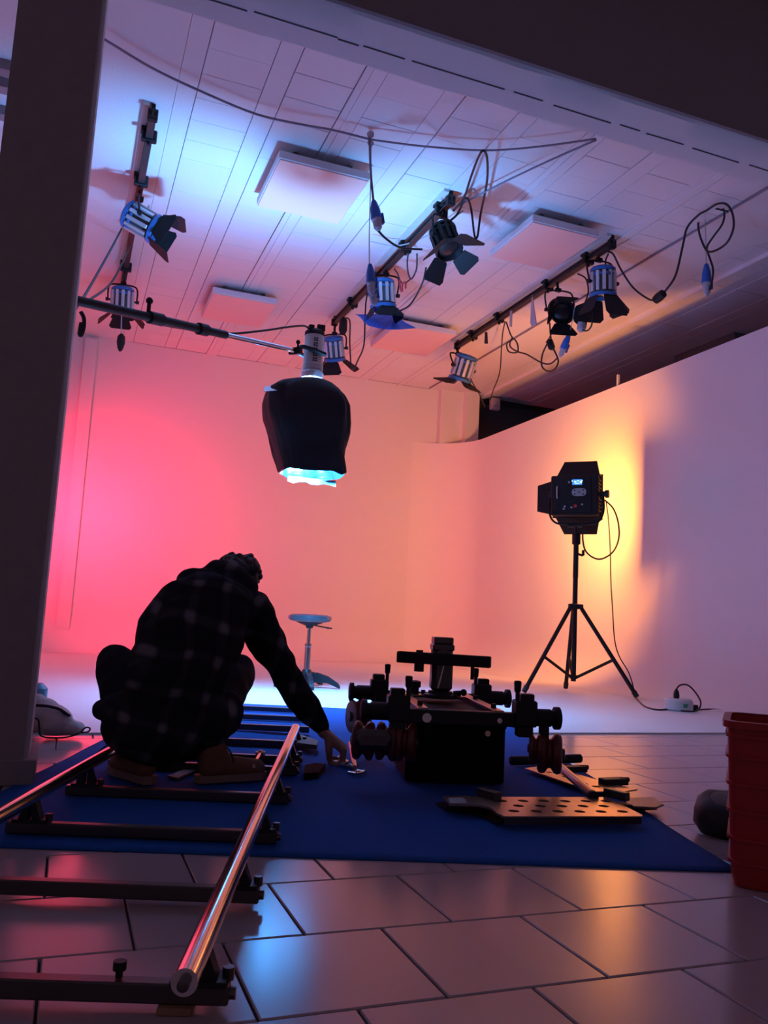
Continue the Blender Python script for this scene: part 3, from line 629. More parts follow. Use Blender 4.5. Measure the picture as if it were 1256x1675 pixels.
m = MB(); cc = Vector((lx, 6.2, 0)); vs = []
for i, ring in enumerate(V):
    for p_ in ring: q = p_ - Vector((p_.x - cc.x, p_.y - cc.y, 0)).normalized() * 0.012; vs.append(q + Vector((0, 0, -0.012 if i == len(V) - 1 else 0)))
fs = [(i * n + k, i * n + (k + 1) % n, i * n + n + (k + 1) % n, i * n + n + k) for i in range(len(V) - 1) if PYS[i] > 650 for k in range(n)]
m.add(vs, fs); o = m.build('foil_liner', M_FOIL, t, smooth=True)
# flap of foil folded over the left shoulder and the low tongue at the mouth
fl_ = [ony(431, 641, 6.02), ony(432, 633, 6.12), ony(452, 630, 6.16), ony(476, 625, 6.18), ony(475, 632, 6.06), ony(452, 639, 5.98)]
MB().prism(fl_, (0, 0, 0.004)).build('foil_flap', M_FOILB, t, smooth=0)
zb_ = V[-1][0].z; tong = []
for i in range(9):
    x = ony(470 + (548 - 470) * i / 8, 770, 6.42).x; tong.append((x, 6.40 + .015 * math.sin(i * 2.1), zb_ - .005))
vs = [Vector(q) for q in tong] + [Vector((q[0], q[1] - .01, q[2] - .045 - .01 * math.sin(i * 1.7))) for i, q in enumerate(tong)]
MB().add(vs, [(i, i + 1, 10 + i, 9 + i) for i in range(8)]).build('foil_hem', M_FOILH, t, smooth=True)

# ------------------------------------------------------------------ tripod stand and LED fixture
pc = Vector((LAMP_C.x - .02, LAMP_C.y, 0))
feet = [onz(1042, 1143, .012), onz(925, 1128, .012), onz(857, 1134, .012)]
pc = Vector((sum(f.x for f in feet) / 3, sum(f.y for f in feet) / 3, 0)); q = onz(940, 1118, .0)
pole = ony(940, 1000, 7.33); px0, py0 = pole.x, pole.y
feet[0].x = min(feet[0].x, XR - 0.52)
t = thing('light_stand', 'black tripod light stand on the white platform carrying the LED fixture', 'light stand', (px0, py0, ZCYC))
zj = ony(940, 992, py0).z; zl = ony(940, 1108, py0).z; ztp = ony(940, 872, py0).z
b = MB().cyl((px0, py0, zl - .04), (px0, py0, ony(940, 940, py0).z), 0.026).build('pole', M_BLACK, t)
b = MB().cyl((px0, py0, ony(940, 945, py0).z), (px0, py0, ztp), 0.028, 0.026, 12); z1 = ony(940, 905, py0).z
b.box((px0, py0, ztp - .06), (.075, .065, .12), bev=.01).cyl((px0 + .01, py0, z1), (px0 + .07, py0 - .02, z1 - .02), .012).box((px0 + .075, py0 - .02, z1 + .01), (.03, .02, .06), bev=.006)
b.build('pole_collar', M_BLACKM, t)
hubj = Vector((px0, py0, zj)); hl = Vector((px0, py0, zl))
MB().lathe((px0, py0, zj - .03), (0, 0, 1), [(.03, 0), (.05, .01), (.05, .05), (.03, .06)], 12).lathe((px0, py0, zl - .02), (0, 0, 1), [(.025, 0), (.04, .01), (.04, .04), (.025, .05)], 12).build('leg_hub', M_BLACK, t)
for f in feet:
    f = Vector((f.x, f.y, ZCYC + .018)); d = (Vector((f.x, f.y, 0)) - Vector((px0, py0, 0))).normalized(); top = hubj + d * .06
    L = MB().cyl(top, f, 0.021).box(top, (.05, .05, .05), bev=.008).build('leg', M_BLACK, t)
    MB().cyl(f + (top - f).normalized() * .06, f, 0.027, .024).build('rubber_foot', M_RUB, L)
    mid = top.lerp(f, .60); MB().cyl(hl + d * .03, mid, 0.015).ball(mid, .022, seg=8, rings=6).build('brace', M_BLACK, t)
# fixture
Fv = LAMP_F; Sv = Vector((Fv.y, -Fv.x, 0)).normalized(); Uf = Sv.cross(Fv); RF = Matrix((Sv, Fv, Uf)).transposed()
def lp(s, f, u): return LAMP_C + Sv * s + Fv * f + Uf * u
t = thing('led_fixture', 'square black LED fixture with barn doors on the tripod stand', 'studio light', lp(0, 0, -.22))
hw, hh = .245, .21
MB().box(lp(0, -.02, 0), (2 * hw, .16, 2 * hh), RF, bev=.012).build('housing', M_BLACKM, t)
b = MB()
for k in range(9): b.box(lp(hw + .004, -.02, -.16 + k * .04), (.012, .13, .012), RF)
b.build('heat_fin', M_BLACK, t, smooth=0)
b = MB().box(lp(0, .075, hh), (2 * hw + .03, .03, .02), RF).box(lp(0, .075, -hh), (2 * hw + .03, .03, .02), RF).box(lp(hw, .075, 0), (.02, .03, 2 * hh), RF).box(lp(-hw, .075, 0), (.02, .03, 2 * hh), RF)
b.build('front_frame', M_BLACK, t, smooth=0)
bk = -.103
MB().box(lp(-.02, bk, .005), (.40, .008, .36), RF, bev=.003).build('back_plate', M_BLACK, t)
o = MB().box(lp(.035, bk - .005, .135), (.10, .006, .055), RF).build('screen', mat('blue_screen', (0, 0, 0), .3, emit=(.05, .25, 1.0), estr=1.6), t, smooth=0)
b = MB()
for i, (s, u, w, h) in enumerate(((-.032, .148, .012, .008), (.0, .14, .02, .012), (.03, .148, .02, .008), (.06, .135, .02, .02), (.02, .122, .05, .006), (.07, .15, .01, .008))): b.box(lp(s + .015, bk - .009, u), (w, .002, h), RF)
b.build('screen_readout', mat('screen_white', (0, 0, 0), .3, emit=(.6, .9, 1.0), estr=2.2), o, smooth=0)
ov = [lp(.055 + .075 * math.copysign(abs(math.cos(a)) ** .6, math.cos(a)), bk - .004, .03 + .042 * math.copysign(abs(math.sin(a)) ** .75, math.sin(a))) for a in [2 * PI * k / 24 for k in range(24)]]
o = MB().prism(ov, Fv * -.006).build('badge_plate', mat('pale_grey_badge', (.35, .33, .33), .6), t, smooth=0)
b = MB()
for s, u in ((.01, .05), (.01, .01), (.1, .05), (.1, .01), (.055, .03)): b.ball(lp(s, bk - .011, .0 + u), (.009, .004, .007), RF, 8, 5)
b.build('badge_dot', M_BLACK, o)
MB().cyl(lp(.02, bk, -.115), lp(.02, bk - .015, -.115), .017).build('red_button', M_REDT, t)
for s, u in ((-.09, -.12), (-.10, -.145), (.09, -.10), (-.05, .135), (-.02, -.13)): MB().cyl(lp(s, bk, u), lp(s, bk - .018, u), .010, n=10).build('control_knob', M_GREYPL, t)
MB().tube([lp(-.17, bk, .09), lp(-.17, bk - .03, .08), lp(-.17, bk - .03, -.02), lp(-.17, bk, -.03)], .006, 8, 3).build('handle', M_SILVER, t)
def door(a, b_, out, l, name='barn_door', tp=.75):
    mid = (a + b_) / 2; q0 = mid + (a - mid) * tp + out * l; q1 = mid + (b_ - mid) * tp + out * l; th = (b_ - a).cross(out).normalized() * .004
    MB().prism([a, b_, q1, q0], th).cyl(a, b_, .007, n=8).build(name, M_BLACKM, t, smooth=0)
door(lp(-hw - .01, .095, -hh * .9), lp(-hw - .01, .095, hh * .9), (Fv * .25 - Sv * .97).normalized(), .20)
door(lp(-hw * .95, .095, hh + .01), lp(hw * .95, .095, hh + .01), (Fv * .45 + Uf * .7).normalized(), .22)
door(lp(-hw * .95, .095, -hh - .01), lp(hw * .95, .095, -hh - .01), (Fv * .55 - Uf * .6).normalized(), .22)
door(lp(hw + .01, .095, -hh * 1.15), lp(hw + .01, .095, hh * 1.15), (Fv * .84 - Sv * .52).normalized(), .28, tp=1.25)
yz0 = LAMP_C - Uf * (hh + .075)
b = MB().tube([lp(-hw - .03, 0, .0), lp(-hw - .03, 0, -hh + .02), lp(-hw + .05, 0, -hh - .075), lp(0, 0, -hh - .085), lp(hw - .04, 0, -hh - .075), lp(hw + .04, 0, -hh + .03), lp(hw + .04, 0, .0)], .011, 8, 6)
b.build('yoke', M_BLACK, t)
MB().cyl((px0, py0, ztp - .02), lp(0, 0, -hh - .075), .014).box(lp(0, -.01, -hh - .10), (.16, .035, .03), RF).build('mounting_pin', M_BLACK, t)
MB().cyl(lp(hw, 0, .02), lp(hw + .09, 0, .02), .03).cyl(lp(hw + .06, 0, .02), lp(hw + .095, 0, .02), .042, n=8).build('tilt_knob', M_BLACK, t)
MB().cyl(lp(-hw, 0, .02), lp(-hw - .05, 0, .02), .03).build('tilt_pivot', M_BLACK, t)
# cables of the fixture
Yl = py0 - .05
cable(px_y([(989, 818), (1003, 832), (1011, 855), (1012, 880), (1003, 902), (985, 914), (970, 912), (957, 900), (953, 880), (954, 862)], [Yl, Yl]), .009, 'black power cable looped beside the LED fixture')
cable(px_y([(991, 820), (995, 850), (998, 900), (999, 950), (1002, 1000), (1005, 1045), (1012, 1072), (1028, 1100), (1036, 1125), (1036, 1136)], [Yl, 6.95]), .006, 'thin black cable hanging from the LED fixture down to the stand foot')
cable([onz(1036, 1136, .03)] + px_z([(1044, 1146), (1056, 1156), (1075, 1161), (1092, 1160)], ZCYC + .006), .007, 'black cable on the white floor between stand foot and power block')
cable(px_z([(1140, 1161), (1165, 1160), (1200, 1163), (1256, 1166), (1300, 1168)], ZCYC + .006), .006, 'black cable running from the power block to the right over the white floor')

# power block
pb = onz(1116, 1163, ZCYC); pb.x = min(pb.x, 5.1)
t = thing('power_block', 'round white power block on the white platform near the right wall', 'power block', pb)
MB().lathe(pb + Vector((0, .05, 0)), (0, 0, 1), [(.105, 0), (.12, .01), (.122, .05), (.118, .085), (.10, .10), (.02, .102)], 28).build('housing', M_WHITEPL, t)
MB().box(pb + Vector((-.02, -.065, .05)), (.05, .012, .03)).build('sticker', M_GREEN, t, smooth=0)
MB().box(pb + Vector((.11, -.02, .03)), (.05, .05, .05), bev=.006).build('socket', M_BLACK, t)
plg = pb + Vector((-.03, .04, .10)); tag(MB().lathe(plg, (0, 0, 1), [(.024, .001), (.026, .03), (.02, .06), (.008, .08)], 12).build('plug', M_BLACK, loc=plg), 'black plug standing in the round white power block', 'plug')
q = plg + Vector((0, 0, .078))
cable([q, q + Vector((.03, -.01, .035)), q + Vector((.09, -.03, .04)), q + Vector((.125, -.08, -.01)), q + Vector((.10, -.18, -.09)), q + Vector((.02, -.22, -.155)), q + Vector((-.09, -.16, -.163))], .007, 'black cable arching up into the plug of the power block')

# ------------------------------------------------------------------ stool
sc_ = onz(500, 1124, ZCYC); sx, sy = sc_.x, sc_.y; zs = ony(500, 1009, sy).z
t = thing('stool', 'chrome-stemmed stool with a round padded seat on the lit floor', 'stool', (sx, sy, ZCYC))
MB().lathe((sx, sy, zs - .045), (0, 0, 1), [(.14, 0), (.185, .012), (.20, .035), (.195, .055), (.16, .068), (.05, .072)], 32).build('seat', mat('glossy_grey_vinyl', (.06, .09, .11), .3, nscale=15, bump=.3), t)
MB().lathe((sx, sy, zs - .10), (0, 0, 1), [(.03, 0), (.035, .02), (.12, .05), (.12, .06)], 20).build('seat_mount', M_BLACK, t)
MB().cyl((sx, sy, zs - .28), (sx, sy, zs - .08), .019).build('gas_lift', M_CHROME, t)
MB().lathe((sx, sy, .12), (0, 0, 1), [(.034, 0), (.032, .05), (.030, zs - .40), (.03, zs - .39), (.034, zs - .385), (.034, zs - .36), (.022, zs - .355)], 20).build('stem', M_CHROME, t)
MB().tube([(sx + .02, sy - .02, zs - .07), (sx + .12, sy - .05, zs - .085), (sx + .17, sy - .06, zs - .09)], .006).box((sx + .17, sy - .06, zs - .092), (.05, .02, .012)).build('lever', M_BLACK, t)
for k in range(5):
    a = -.42 + k * 2 * PI / 5; d = Vector((math.cos(a), math.sin(a), 0)); q = Vector((-d.y, d.x, 0)); b = MB(); pr = [(.02, .14, .10), (.10, .145, .085), (.2, .115, .06), (.29, .06, .04), (.31, .03, .028)]; vs = []
    for r_, z_, h_ in pr:
        c = Vector((sx, sy, 0)) + d * r_; w_ = .022
        vs += [c + q * w_ + Vector((0, 0, z_)), c - q * w_ + Vector((0, 0, z_)), c - q * w_ + Vector((0, 0, max(z_ - h_, ZCYC + .004))), c + q * w_ + Vector((0, 0, max(z_ - h_, ZCYC + .004)))]
    fs = [(0, 1, 2, 3), (16, 19, 18, 17)] + [(i * 4 + j, i * 4 + 4 + j, i * 4 + 4 + (j + 1) % 4, i * 4 + (j + 1) % 4) for i in range(4) for j in range(4)]
    b.add(vs, fs).build('leg', M_STOOLB, t)
MB().lathe((sx, sy, .07), (0, 0, 1), [(.05, 0), (.06, .03), (.045, .08), (.035, .10)], 16).build('hub', M_STOOLB, t)

# ------------------------------------------------------------------ carpet
TT = Vector((.312, .950, 0)).normalized(); NN = Vector((TT.y, -TT.x, 0))
def tn(t_, n_, z=0): return TT * t_ + NN * n_ + Vector((0, 0, z))
m = MB(); nt_, nn_ = 60, 36; vs = []; fs = []
for i in range(nt_ + 1):
    for j in range(nn_ + 1):
        n_ = -1.13 + 2.27 * j / nn_; t0 = 2.34 + .02 * (n_); tf = 5.97 - max(0, (n_ - .35)) * .80; t_ = t0 + (tf - t0) * i / nt_
        p_ = tn(t_, n_ + .008 * noise.noise(Vector((t_ * 2, n_ * 2, 0)))); s = min(1, max(0, (p_.y - 4.42) / .1)); p_.z = .005 + ZCYC * s * s * (3 - 2 * s) + .0025 * max(0, noise.noise(Vector((t_ * 1.7, n_ * 1.9, 3)))) ; vs.append(p_)
for i in range(nt_):
    for j in range(nn_): a = i * (nn_ + 1) + j; fs.append((a, a + 1, a + nn_ + 2, a + nn_ + 1))
m.add(vs, fs); o = m.build('carpet', M_CARPET, loc=tn(2.5, 0, .005), smooth=True); md = o.modifiers.new('s', 'SOLIDIFY'); md.thickness = .005; md.offset = -1
tag(o, 'large blue felt carpet lying askew over the tiles and platform', 'carpet')

# ------------------------------------------------------------------ dolly track
t = thing('dolly_track', 'steel camera dolly track with two chrome rails on dark sleepers', 'track', tn(1.3, -.52, 0))
ZT = .108; RR_ = .020; NR, NL = -.203, -.843
def tz(t_, n_): 
    p_ = tn(t_, n_); return .006 if 2.34 < t_ and p_.y < 4.4 else (.018 if p_.y >= 4.4 else .002)
o = MB().cyl(tn(1.30, NR, ZT), tn(4.12, NR, ZT), RR_, n=24).build('rail', M_STEEL, t)
MB().lathe(tn(1.305, NR, ZT), -TT, [(RR_ * .86, 0), (RR_ * .80, .004), (.009, .004), (.009, .018), (.006, .02)], 20).build('end_plug', M_SLEEPER, o)
o = MB().cyl(tn(1.30, NL, ZT), tn(4.12, NL, ZT), RR_, n=24).build('rail', M_STEEL, t)
MB().lathe(tn(1.305, NL, ZT), -TT, [(RR_ * .86, 0), (RR_ * .80, .004), (.009, .004), (.009, .018), (.006, .02)], 20).build('end_plug', M_SLEEPER, o)
sl = [1.46, 1.945, 2.45, 2.95, 3.46, 3.72, 4.16, 4.62, 5.08, 5.52]
for i, s in enumerate(sl):
    zb = tz(s, -.5); hgt = .032 if i < 8 else .03; z0 = zb + .002
    n0, n1 = (NL - .065, NR + .05)
    w = .030
    if i < 2: z0 = .012
    o = MB().box(tn(s, (n0 + n1) / 2, z0 + hgt / 2), (n1 - n0, w, hgt), Matrix((NN, TT, Vector((0, 0, 1)))).transposed(), bev=.003).build('sleeper', M_SLEEPER, t, smooth=0)
    R3 = Matrix((NN, TT, Vector((0, 0, 1)))).transposed()
    for nn in (NL, NR):
        if i > 6: continue
        b = MB()
        for sg in (-1, 1):
            b.prism([tn(s - .018, nn + sg * .034, z0 + hgt), tn(s - .018, nn + sg * .006, z0 + hgt), tn(s - .018, nn + sg * .006, ZT - RR_ + .004), tn(s - .018, nn + sg * .014, ZT - RR_ + .006)], TT * .036)
        b.box(tn(s, nn, z0 + hgt + .004), (.09, .05, .010), R3); b.build('rail_chair', M_BLACK, o, smooth=0)
    if i < 7:
        MB().cyl(tn(s, n1 + .01, z0 + hgt / 2), tn(s, n1 - .01, z0 + hgt / 2), .010, n=10).build('bolt', M_SLEEPER, o)
        for nn in (NL, NR): MB().cyl(tn(s + .012, nn + .045, z0 + hgt), tn(s + .012, nn + .045, z0 + hgt + .02), .010, n=8).build('bolt', M_SLEEPER, o)

s0 = tn(1.46, -.335, .046)
MB().cyl(s0, s0 + Vector((0, 0, .012)), .006).cyl(s0 + Vector((0, 0, .012)), s0 + Vector((0, 0, .026)), .011, n=10).build('peg', M_BLACK, t)
# fastener between the paired sleepers
f0 = onz(413, 1255, .06); f1 = onz(426, 1232, .07)
tag(MB().cyl(f0, f1, .007).ball(f0, .016, seg=8, rings=6).ball(f1, .014, seg=8, rings=6).cyl(f0 - Vector((0, 0, .045)), f0 + Vector((0, 0, .01)), .014, n=8).cyl(f1 - NN * .02, f1 + NN * .02, .008).build('joint_clamp', M_BRASS, loc=f0), 'small shiny clamp screwed between two sleepers beside the right shoe', 'clamp')
wb = onz(291, 1658, .0); tag(MB().box((wb.x, wb.y + .02, .006), (.055, .06, .011), Matrix.Rotation(-.3, 3, 'Z'), bev=.001).build('wood_block', M_WOOD, loc=wb, smooth=0), 'raw wooden packing block under the near end of the right rail', 'block')
cb = px_z([(165, 1232), (150, 1236), (120, 1240), (90, 1245)], .02)
cable([tn(3.5, NL - .05, .03), tn(3.42, NL - .01, .13), tn(3.30, NL + .02, .132), tn(3.22, NL - .03, .12), tn(3.1, NL - .08, .03)], .003, 'thin black lead lying over the left rail near the pillar')

# ------------------------------------------------------------------ dolly on its case
FD = Vector((.262, .965, 0)).normalized(); ND = Vector((FD.y, -FD.x, 0)); R3 = Matrix((ND, FD, Vector((0, 0, 1)))).transposed()
O0 = onz(755, 1160, .32); O0.z = 0
def dl(n_, t_, z): return O0 + ND * n_ + FD * t_ + Vector((0, 0, z))
c0 = onz(663, 1279, .012); c0.z = 0; CBX = c0 + ND * .2 + FD * .22
t = thing('case', 'black storage case standing on the blue carpet under the dolly', 'case', CBX + Vector((0, 0, .012)))
MB().box(CBX + Vector((0, 0, .012 + .115)), (.405, .44, .225), R3, bev=.008).build('body', M_CASE, t)
MB().box(CBX + Vector((0, 0, .242)), (.412, .447, .02), R3, bev=.004).build('lid', M_BLACKM, t)
for s in (-1, 1): MB().box(CBX - FD * .222 + ND * s * .12 + Vector((0, 0, .215)), (.035, .012, .05), R3, bev=.002).build('latch', M_BLACK, t)
t = thing('camera_dolly', 'black wheeled camera dolly chassis resting on the black case', 'dolly', CBX + Vector((0, 0, .254)))
Z0, Z1 = .262, .315
MB().box(dl(0, .0, (Z0 + Z1) / 2), (.42, .05, Z1 - Z0), R3, bev=.004).build('cross_beam', M_BLACK, t)
MB().box(dl(0, .78, (Z0 + Z1) / 2), (.42, .05, Z1 - Z0), R3, bev=.004).build('cross_beam', M_BLACK, t)
MB().box(dl(0, .39, Z1 - .03), (.27, .74, .015), R3).build('deck', M_BLACKM, t, smooth=0)
for s in (-1, 1):
    MB().box(dl(s * .15, .39, (Z0 + Z1) / 2), (.035, .78, Z1 - Z0 - .004), R3, bev=.003).build('side_member', M_BLACK, t)
    MB().box(dl(s * .15, .39, Z1 + .002), (.040, .78, .006), R3, bev=.002).build('top_strip', M_PLATE, t, label='worn bronze-coloured strip')
MB().box(dl(0, .60, Z1 + .001), (.26, .08, .006), R3).build('top_strip', M_PLATE, t)
for s, u in ((-.1, .58), (-.06, .62), (.06, .62), (.1, .58), (-.15, .1), (.15, .1), (-.15, .45), (.15, .45)): MB().cyl(dl(s, u, Z1), dl(s, u, Z1 + .022), .011, n=8).build('bolt_head', M_BLACK, t)
for n_, s in ((-.14, .018), (.145, .010)): MB().cyl(dl(n_, -.0245, .285), dl(n_, -.031, .285), s, n=16).build('chrome_disc', M_STEEL, t)
MB().cyl(dl(.10, -.022, .235), dl(.10, -.03, .235), .011).build('brass_disc', M_BRASS, t)
# central tower
tc_ = .50
MB().lathe(dl(0, tc_, Z1), (0, 0, 1), [(.075, 0), (.075, .015), (.055, .02), (.055, .03)], 24).build('tower_base', M_BLACK, t)
b = MB().box(dl(0, tc_, Z1 + .10), (.095, .095, .15), R3, bev=.02).box(dl(0, tc_, .54), (.098, .098, .03), R3, bev=.006).box(dl(0, tc_, .57), (.088, .088, .03), R3, bev=.004)
b.cyl(dl(0, tc_, .42), dl(0, tc_, .53), .050, n=20); b.build('tower', M_SLEEPER, t)
MB().cyl(dl(.055, tc_ - .02, .34), dl(.10, tc_ - .03, .345), .010).ball(dl(.10, tc_ - .03, .345), .016, seg=8, rings=6).build('lock_knob', M_BLACK, t)
MB().cyl(dl(-.02, tc_ - .055, .36), dl(.0, tc_ - .06, .46), .004).build('lever', M_STEEL, t)
xa = dl(0, tc_ - .05, .488); dx = (ND * .95 - FD * .32).normalized(); RX = Matrix((dx, Vector((0, 0, 1)).cross(dx), Vector((0, 0, 1)))).transposed()
MB().box(xa, (.42, .05, .05), RX, bev=.004).build('cross_arm', M_BLACKM, t)
b = MB().cyl(xa - dx * .11 - Vector((0, 0, .06)), xa - dx * .11, .022).cyl(xa - dx * .11, xa - dx * .11 + Vector((0, 0, .035)), .016); b.build('clamp_bolt', M_BLACK, t); MB().cyl(xa + dx * .13 - Vector((0, 0, .08)), xa + dx * .13, .008).build('clamp_bolt', M_BLACK, t)
MB().lathe(dl(-.10, .62, Z1), (0, 0, 1), [(.02, 0), (.02, .03), (.028, .035), (.028, .06), (.01, .065)], 14).build('knob', M_BLACK, t)
# corner arms with wheels
def wheel(c, ax, r, th, parent, groove=True):
    c = Vector(c); pr = [(r * .25, -th * .62), (r * .3, -th * .52), (r * .75, -th * .56), (r * .93, -th * .50), (r, -th * .36), (r * .95, -th * .2), (r * .72, -th * .06), (r * .72, th * .06), (r * .95, th * .2), (r, th * .36), (r * .93, th * .50), (r * .75, th * .56), (r * .3, th * .52), (r * .25, th * .62)]
    o = MB().lathe(c, ax, pr, 24).build('wheel', M_WHEEL, parent)
    MB().lathe(c, ax, [(r * .2, -th * .7), (r * .28, -th * .68), (r * .28, th * .68), (r * .2, th * .7)], 12).build('hub', M_SLEEPER, o)
for (tt_, sg) in ((0, -1), (0, 1), (.78, -1), (.78, 1)):
    n_ = sg * .25; arm = MB().box(dl(sg * .225, tt_, .285), (.05, .045, .05), R3).box(dl(n_, tt_, .315), (.085, .08, .10), R3, bev=.006).box(dl(n_ + sg * .005, tt_, .37), (.055, .055, .04), R3, bev=.004).box(dl(n_, tt_, .25), (.06, .06, .05), R3, bev=.004)
    A_ = arm.build('corner_arm', M_BLACK, t)
    kx = n_ + .035 * (-1 if sg > 0 else 1); MB().cyl(dl(kx, tt_ - .02, .36), dl(kx, tt_ - .02, .40), .008).lathe(dl(kx, tt_ - .02, .395), (0, 0, 1), [(.010, 0), (.013, .005), (.015, .04), (.011, .045)], 10).build('lock_pin', M_BLACK, A_)
    MB().lathe(dl(n_ + sg * .04, tt_, .30), ND * sg, [(.034, 0), (.034, .065), (.030, .066), (.030, .08), (.044, .081), (.044, .10), (.03, .105)], 18).build('axle_housing', M_BLACKM, A_)
    if tt_ == 0 and sg > 0:
        MB().box(dl(.33, -.0, .225), (.03, .05, .10), R3, bev=.004).build('wheel_bracket', M_BLACK, A_)
        wheel(dl(.355, .0, .165), (ND * .96 - FD * .28), .078, .085, A_); wheel(dl(.29, -.03, .185), (ND * .96 - FD * .28), .055, .045, A_)
    elif tt_ == 0:
        MB().box(dl(-.345, -.06, .20), (.145, .045, .075), R3, bev=.02).build('wheel_bracket', M_SLEEPER, A_, smooth=40)
        for a_, c_ in ((-.375, .0), (-.285, -.0), (-.212, -.01)): wheel(dl(a_, .02 + c_, .185), ND * .97 - FD * .22, .074, .072, A_)
    elif sg < 0:
        MB().box(dl(-.33, .78, .23), (.03, .05, .10), R3, bev=.004).build('wheel_bracket', M_BLACK, A_)
        wheel(dl(-.355, .74, .19), (ND * .9 + FD * .3), .078, .055, A_); wheel(dl(-.31, .80, .17), ND, .065, .05, A_)
    else:
        MB().box(dl(.29, .76, .235), (.03, .05, .08), R3, bev=.004).build('wheel_bracket', M_BLACK, A_)
        wheel(dl(.245, .60, .205), ND, .078, .05, A_); wheel(dl(.29, .66, .19), ND, .06, .05, A_)

# ------------------------------------------------------------------ parts lying on the carpet
def plate(name, outline, holes, z, th, m, label, cat, extra=None, group=None):
    """flat plate cut from a 2D curve with round holes; outline in picture pixels taken onto the plane z"""
    pts = [onz(x, y, z) for x, y in outline]; c0_ = pts[0].copy(); cu = bpy.data.curves.new(name, 'CURVE'); cu.dimensions = '2D'; cu.fill_mode = 'BOTH'; cu.extrude = th / 2
    sp = cu.splines.new('POLY'); sp.points.add(len(pts) - 1); sp.use_cyclic_u = True
    for i, p_ in enumerate(pts): sp.points[i].co = (p_.x - c0_.x, p_.y - c0_.y, 0, 1)
    for h in holes:
        x, y = h[:2]; r = h[2] if len(h) > 2 else .019; q = onz(x, y, z); sp = cu.splines.new('POLY'); sp.points.add(15); sp.use_cyclic_u = True
        for k in range(16): sp.points[k].co = (q.x - c0_.x + r * math.cos(2 * PI * k / 16), q.y - c0_.y + r * math.sin(2 * PI * k / 16), 0, 1)
    tmp = bpy.data.objects.new('tmp', cu); COL.objects.link(tmp); dg = bpy.context.evaluated_depsgraph_get(); me = bpy.data.meshes.new_from_object(tmp.evaluated_get(dg)); bpy.data.objects.remove(tmp)
    t = thing(name, label, cat, (c0_.x, c0_.y, z - th / 2), group); o = bpy.data.objects.new('sheet', me); COL.objects.link(o); o.parent = t; o.location = (0, 0, th / 2); me.materials.clear(); me.materials.append(m)
    return t
K = .4506
def cp(l): return [(690 + K * a[0], 1140 + K * a[1], *a[2:]) for a in l]
out1 = cp([(75, 364), (160, 362), (215, 366), (262, 366), (672, 367), (800, 432), (798, 437), (300, 437), (272, 425), (250, 405), (205, 395), (100, 391)])
hol = cp([(290, 381), (367, 381), (443, 381), (520, 382), (595, 382), (668, 382), (350, 399), (430, 400), (508, 400), (585, 400), (660, 400), (333, 418), (415, 419), (493, 419), (573, 420), (650, 420), (728, 420)])
pl = plate('side_platform', out1, hol, .045, .007, M_PLATE, 'long bronze platform plate with rows of round holes and a tongue', 'platform')
b = MB()
a_, b_ = onz(*cp([(300, 437)])[0], .045), onz(*cp([(798, 437)])[0], .045); b.prism([a_, b_, b_ - Vector((0, 0, .022)), a_ - Vector((0, 0, .022))], (b_ - a_).normalized().cross(Vector((0, 0, 1))) * -.005)
b.build('folded_lip', M_SLEEPER, pl, smooth=0)
for (x, y) in ((243, 372), (706, 372)):
    q = onz(690 + K * x, 1140 + K * y, .045); MB().box(q + Vector((0, 0, .018)), (.03, .10, .030), Matrix.Rotation(.25, 3, 'Z'), bev=.003).build('bracket', M_SLEEPER, pl)
q = [onz(*p_, .0492) for p_ in cp([(95, 367), (150, 366), (165, 385), (105, 387)])]; MB().prism(q, (0, 0, .0008)).build('sticker', M_GREYPL, pl, smooth=0)
b = MB()
for (x, y) in ((220, 405), (520, 412), (740, 410)): qq = onz(690 + K * x, 1140 + K * y, .02); b.box(qq + Vector((0, .02, -.0)), (.05, .05, .034))
b.build('standoff', M_BLACKM, pl, smooth=0)
out2 = cp([(50, 385), (150, 382), (250, 400), (300, 450), (270, 462), (240, 440), (180, 420), (90, 408)])
plate('under_plate', out2, [], .014, .006, M_BLACKM, 'black tongue-shaped plate lying under the bronze platform plate', 'plate')
out3 = cp([(374, 261), (425, 254), (520, 268), (640, 305), (782, 337), (735, 345), (620, 346), (560, 325)])
pt_ = plate('triangular_plate', out3, cp([(425, 263, .014), (462, 276, .014), (520, 292, .014), (588, 318, .018), (632, 328, .018), (690, 336, .014)]), .024, .006, M_PLATE, 'pointed bronze plate with holes lying on the right carpet edge', 'plate')
for (x, y, w) in ((550, 266, .12), (695, 312, .12)):
    q = onz(690 + K * x, 1140 + K * y, .03); MB().box(q + Vector((0, 0, .006)), (w, .05, .026), Matrix.Rotation(.05, 3, 'Z'), bev=.003).cyl(q + Vector((w * .3, 0, .012)), q + Vector((w * .62, 0, .012)), .010).build('bracket', M_BLACK, pt_)
q = onz(690 + K * 650, 1140 + K * 340, .012); MB().box(q, (.05, .05, .020)).build('standoff', M_BLACKM, pt_, smooth=0)
out4 = cp([(742, 370), (838, 366), (878, 392), (848, 404), (742, 398)])
pe = plate('end_plate', out4, [], .030, .007, mat('dull_steel_plate', (.25, .2, .18), .45, .7), 'small plain steel plate right of the bronze platform plate', 'plate')
q = onz(690 + K * 800, 1140 + K * 398, .018); MB().box(q, (.10, .04, .018)).build('under_block', M_BLACKM, pe, smooth=0)
a_ = onz(690 + K * 322, 1140 + K * 232, .03); b_ = onz(690 + K * 576, 1140 + K * 223, .03)
tag(MB().lathe(a_, b_ - a_, [(.015, 0), (.021, .004), (.021, (b_ - a_).length - .004), (.014, (b_ - a_).length)], 16).build('tube', M_BLACKM, loc=a_), 'black steel tube lying across the carpet below the right wheels', 'tube')
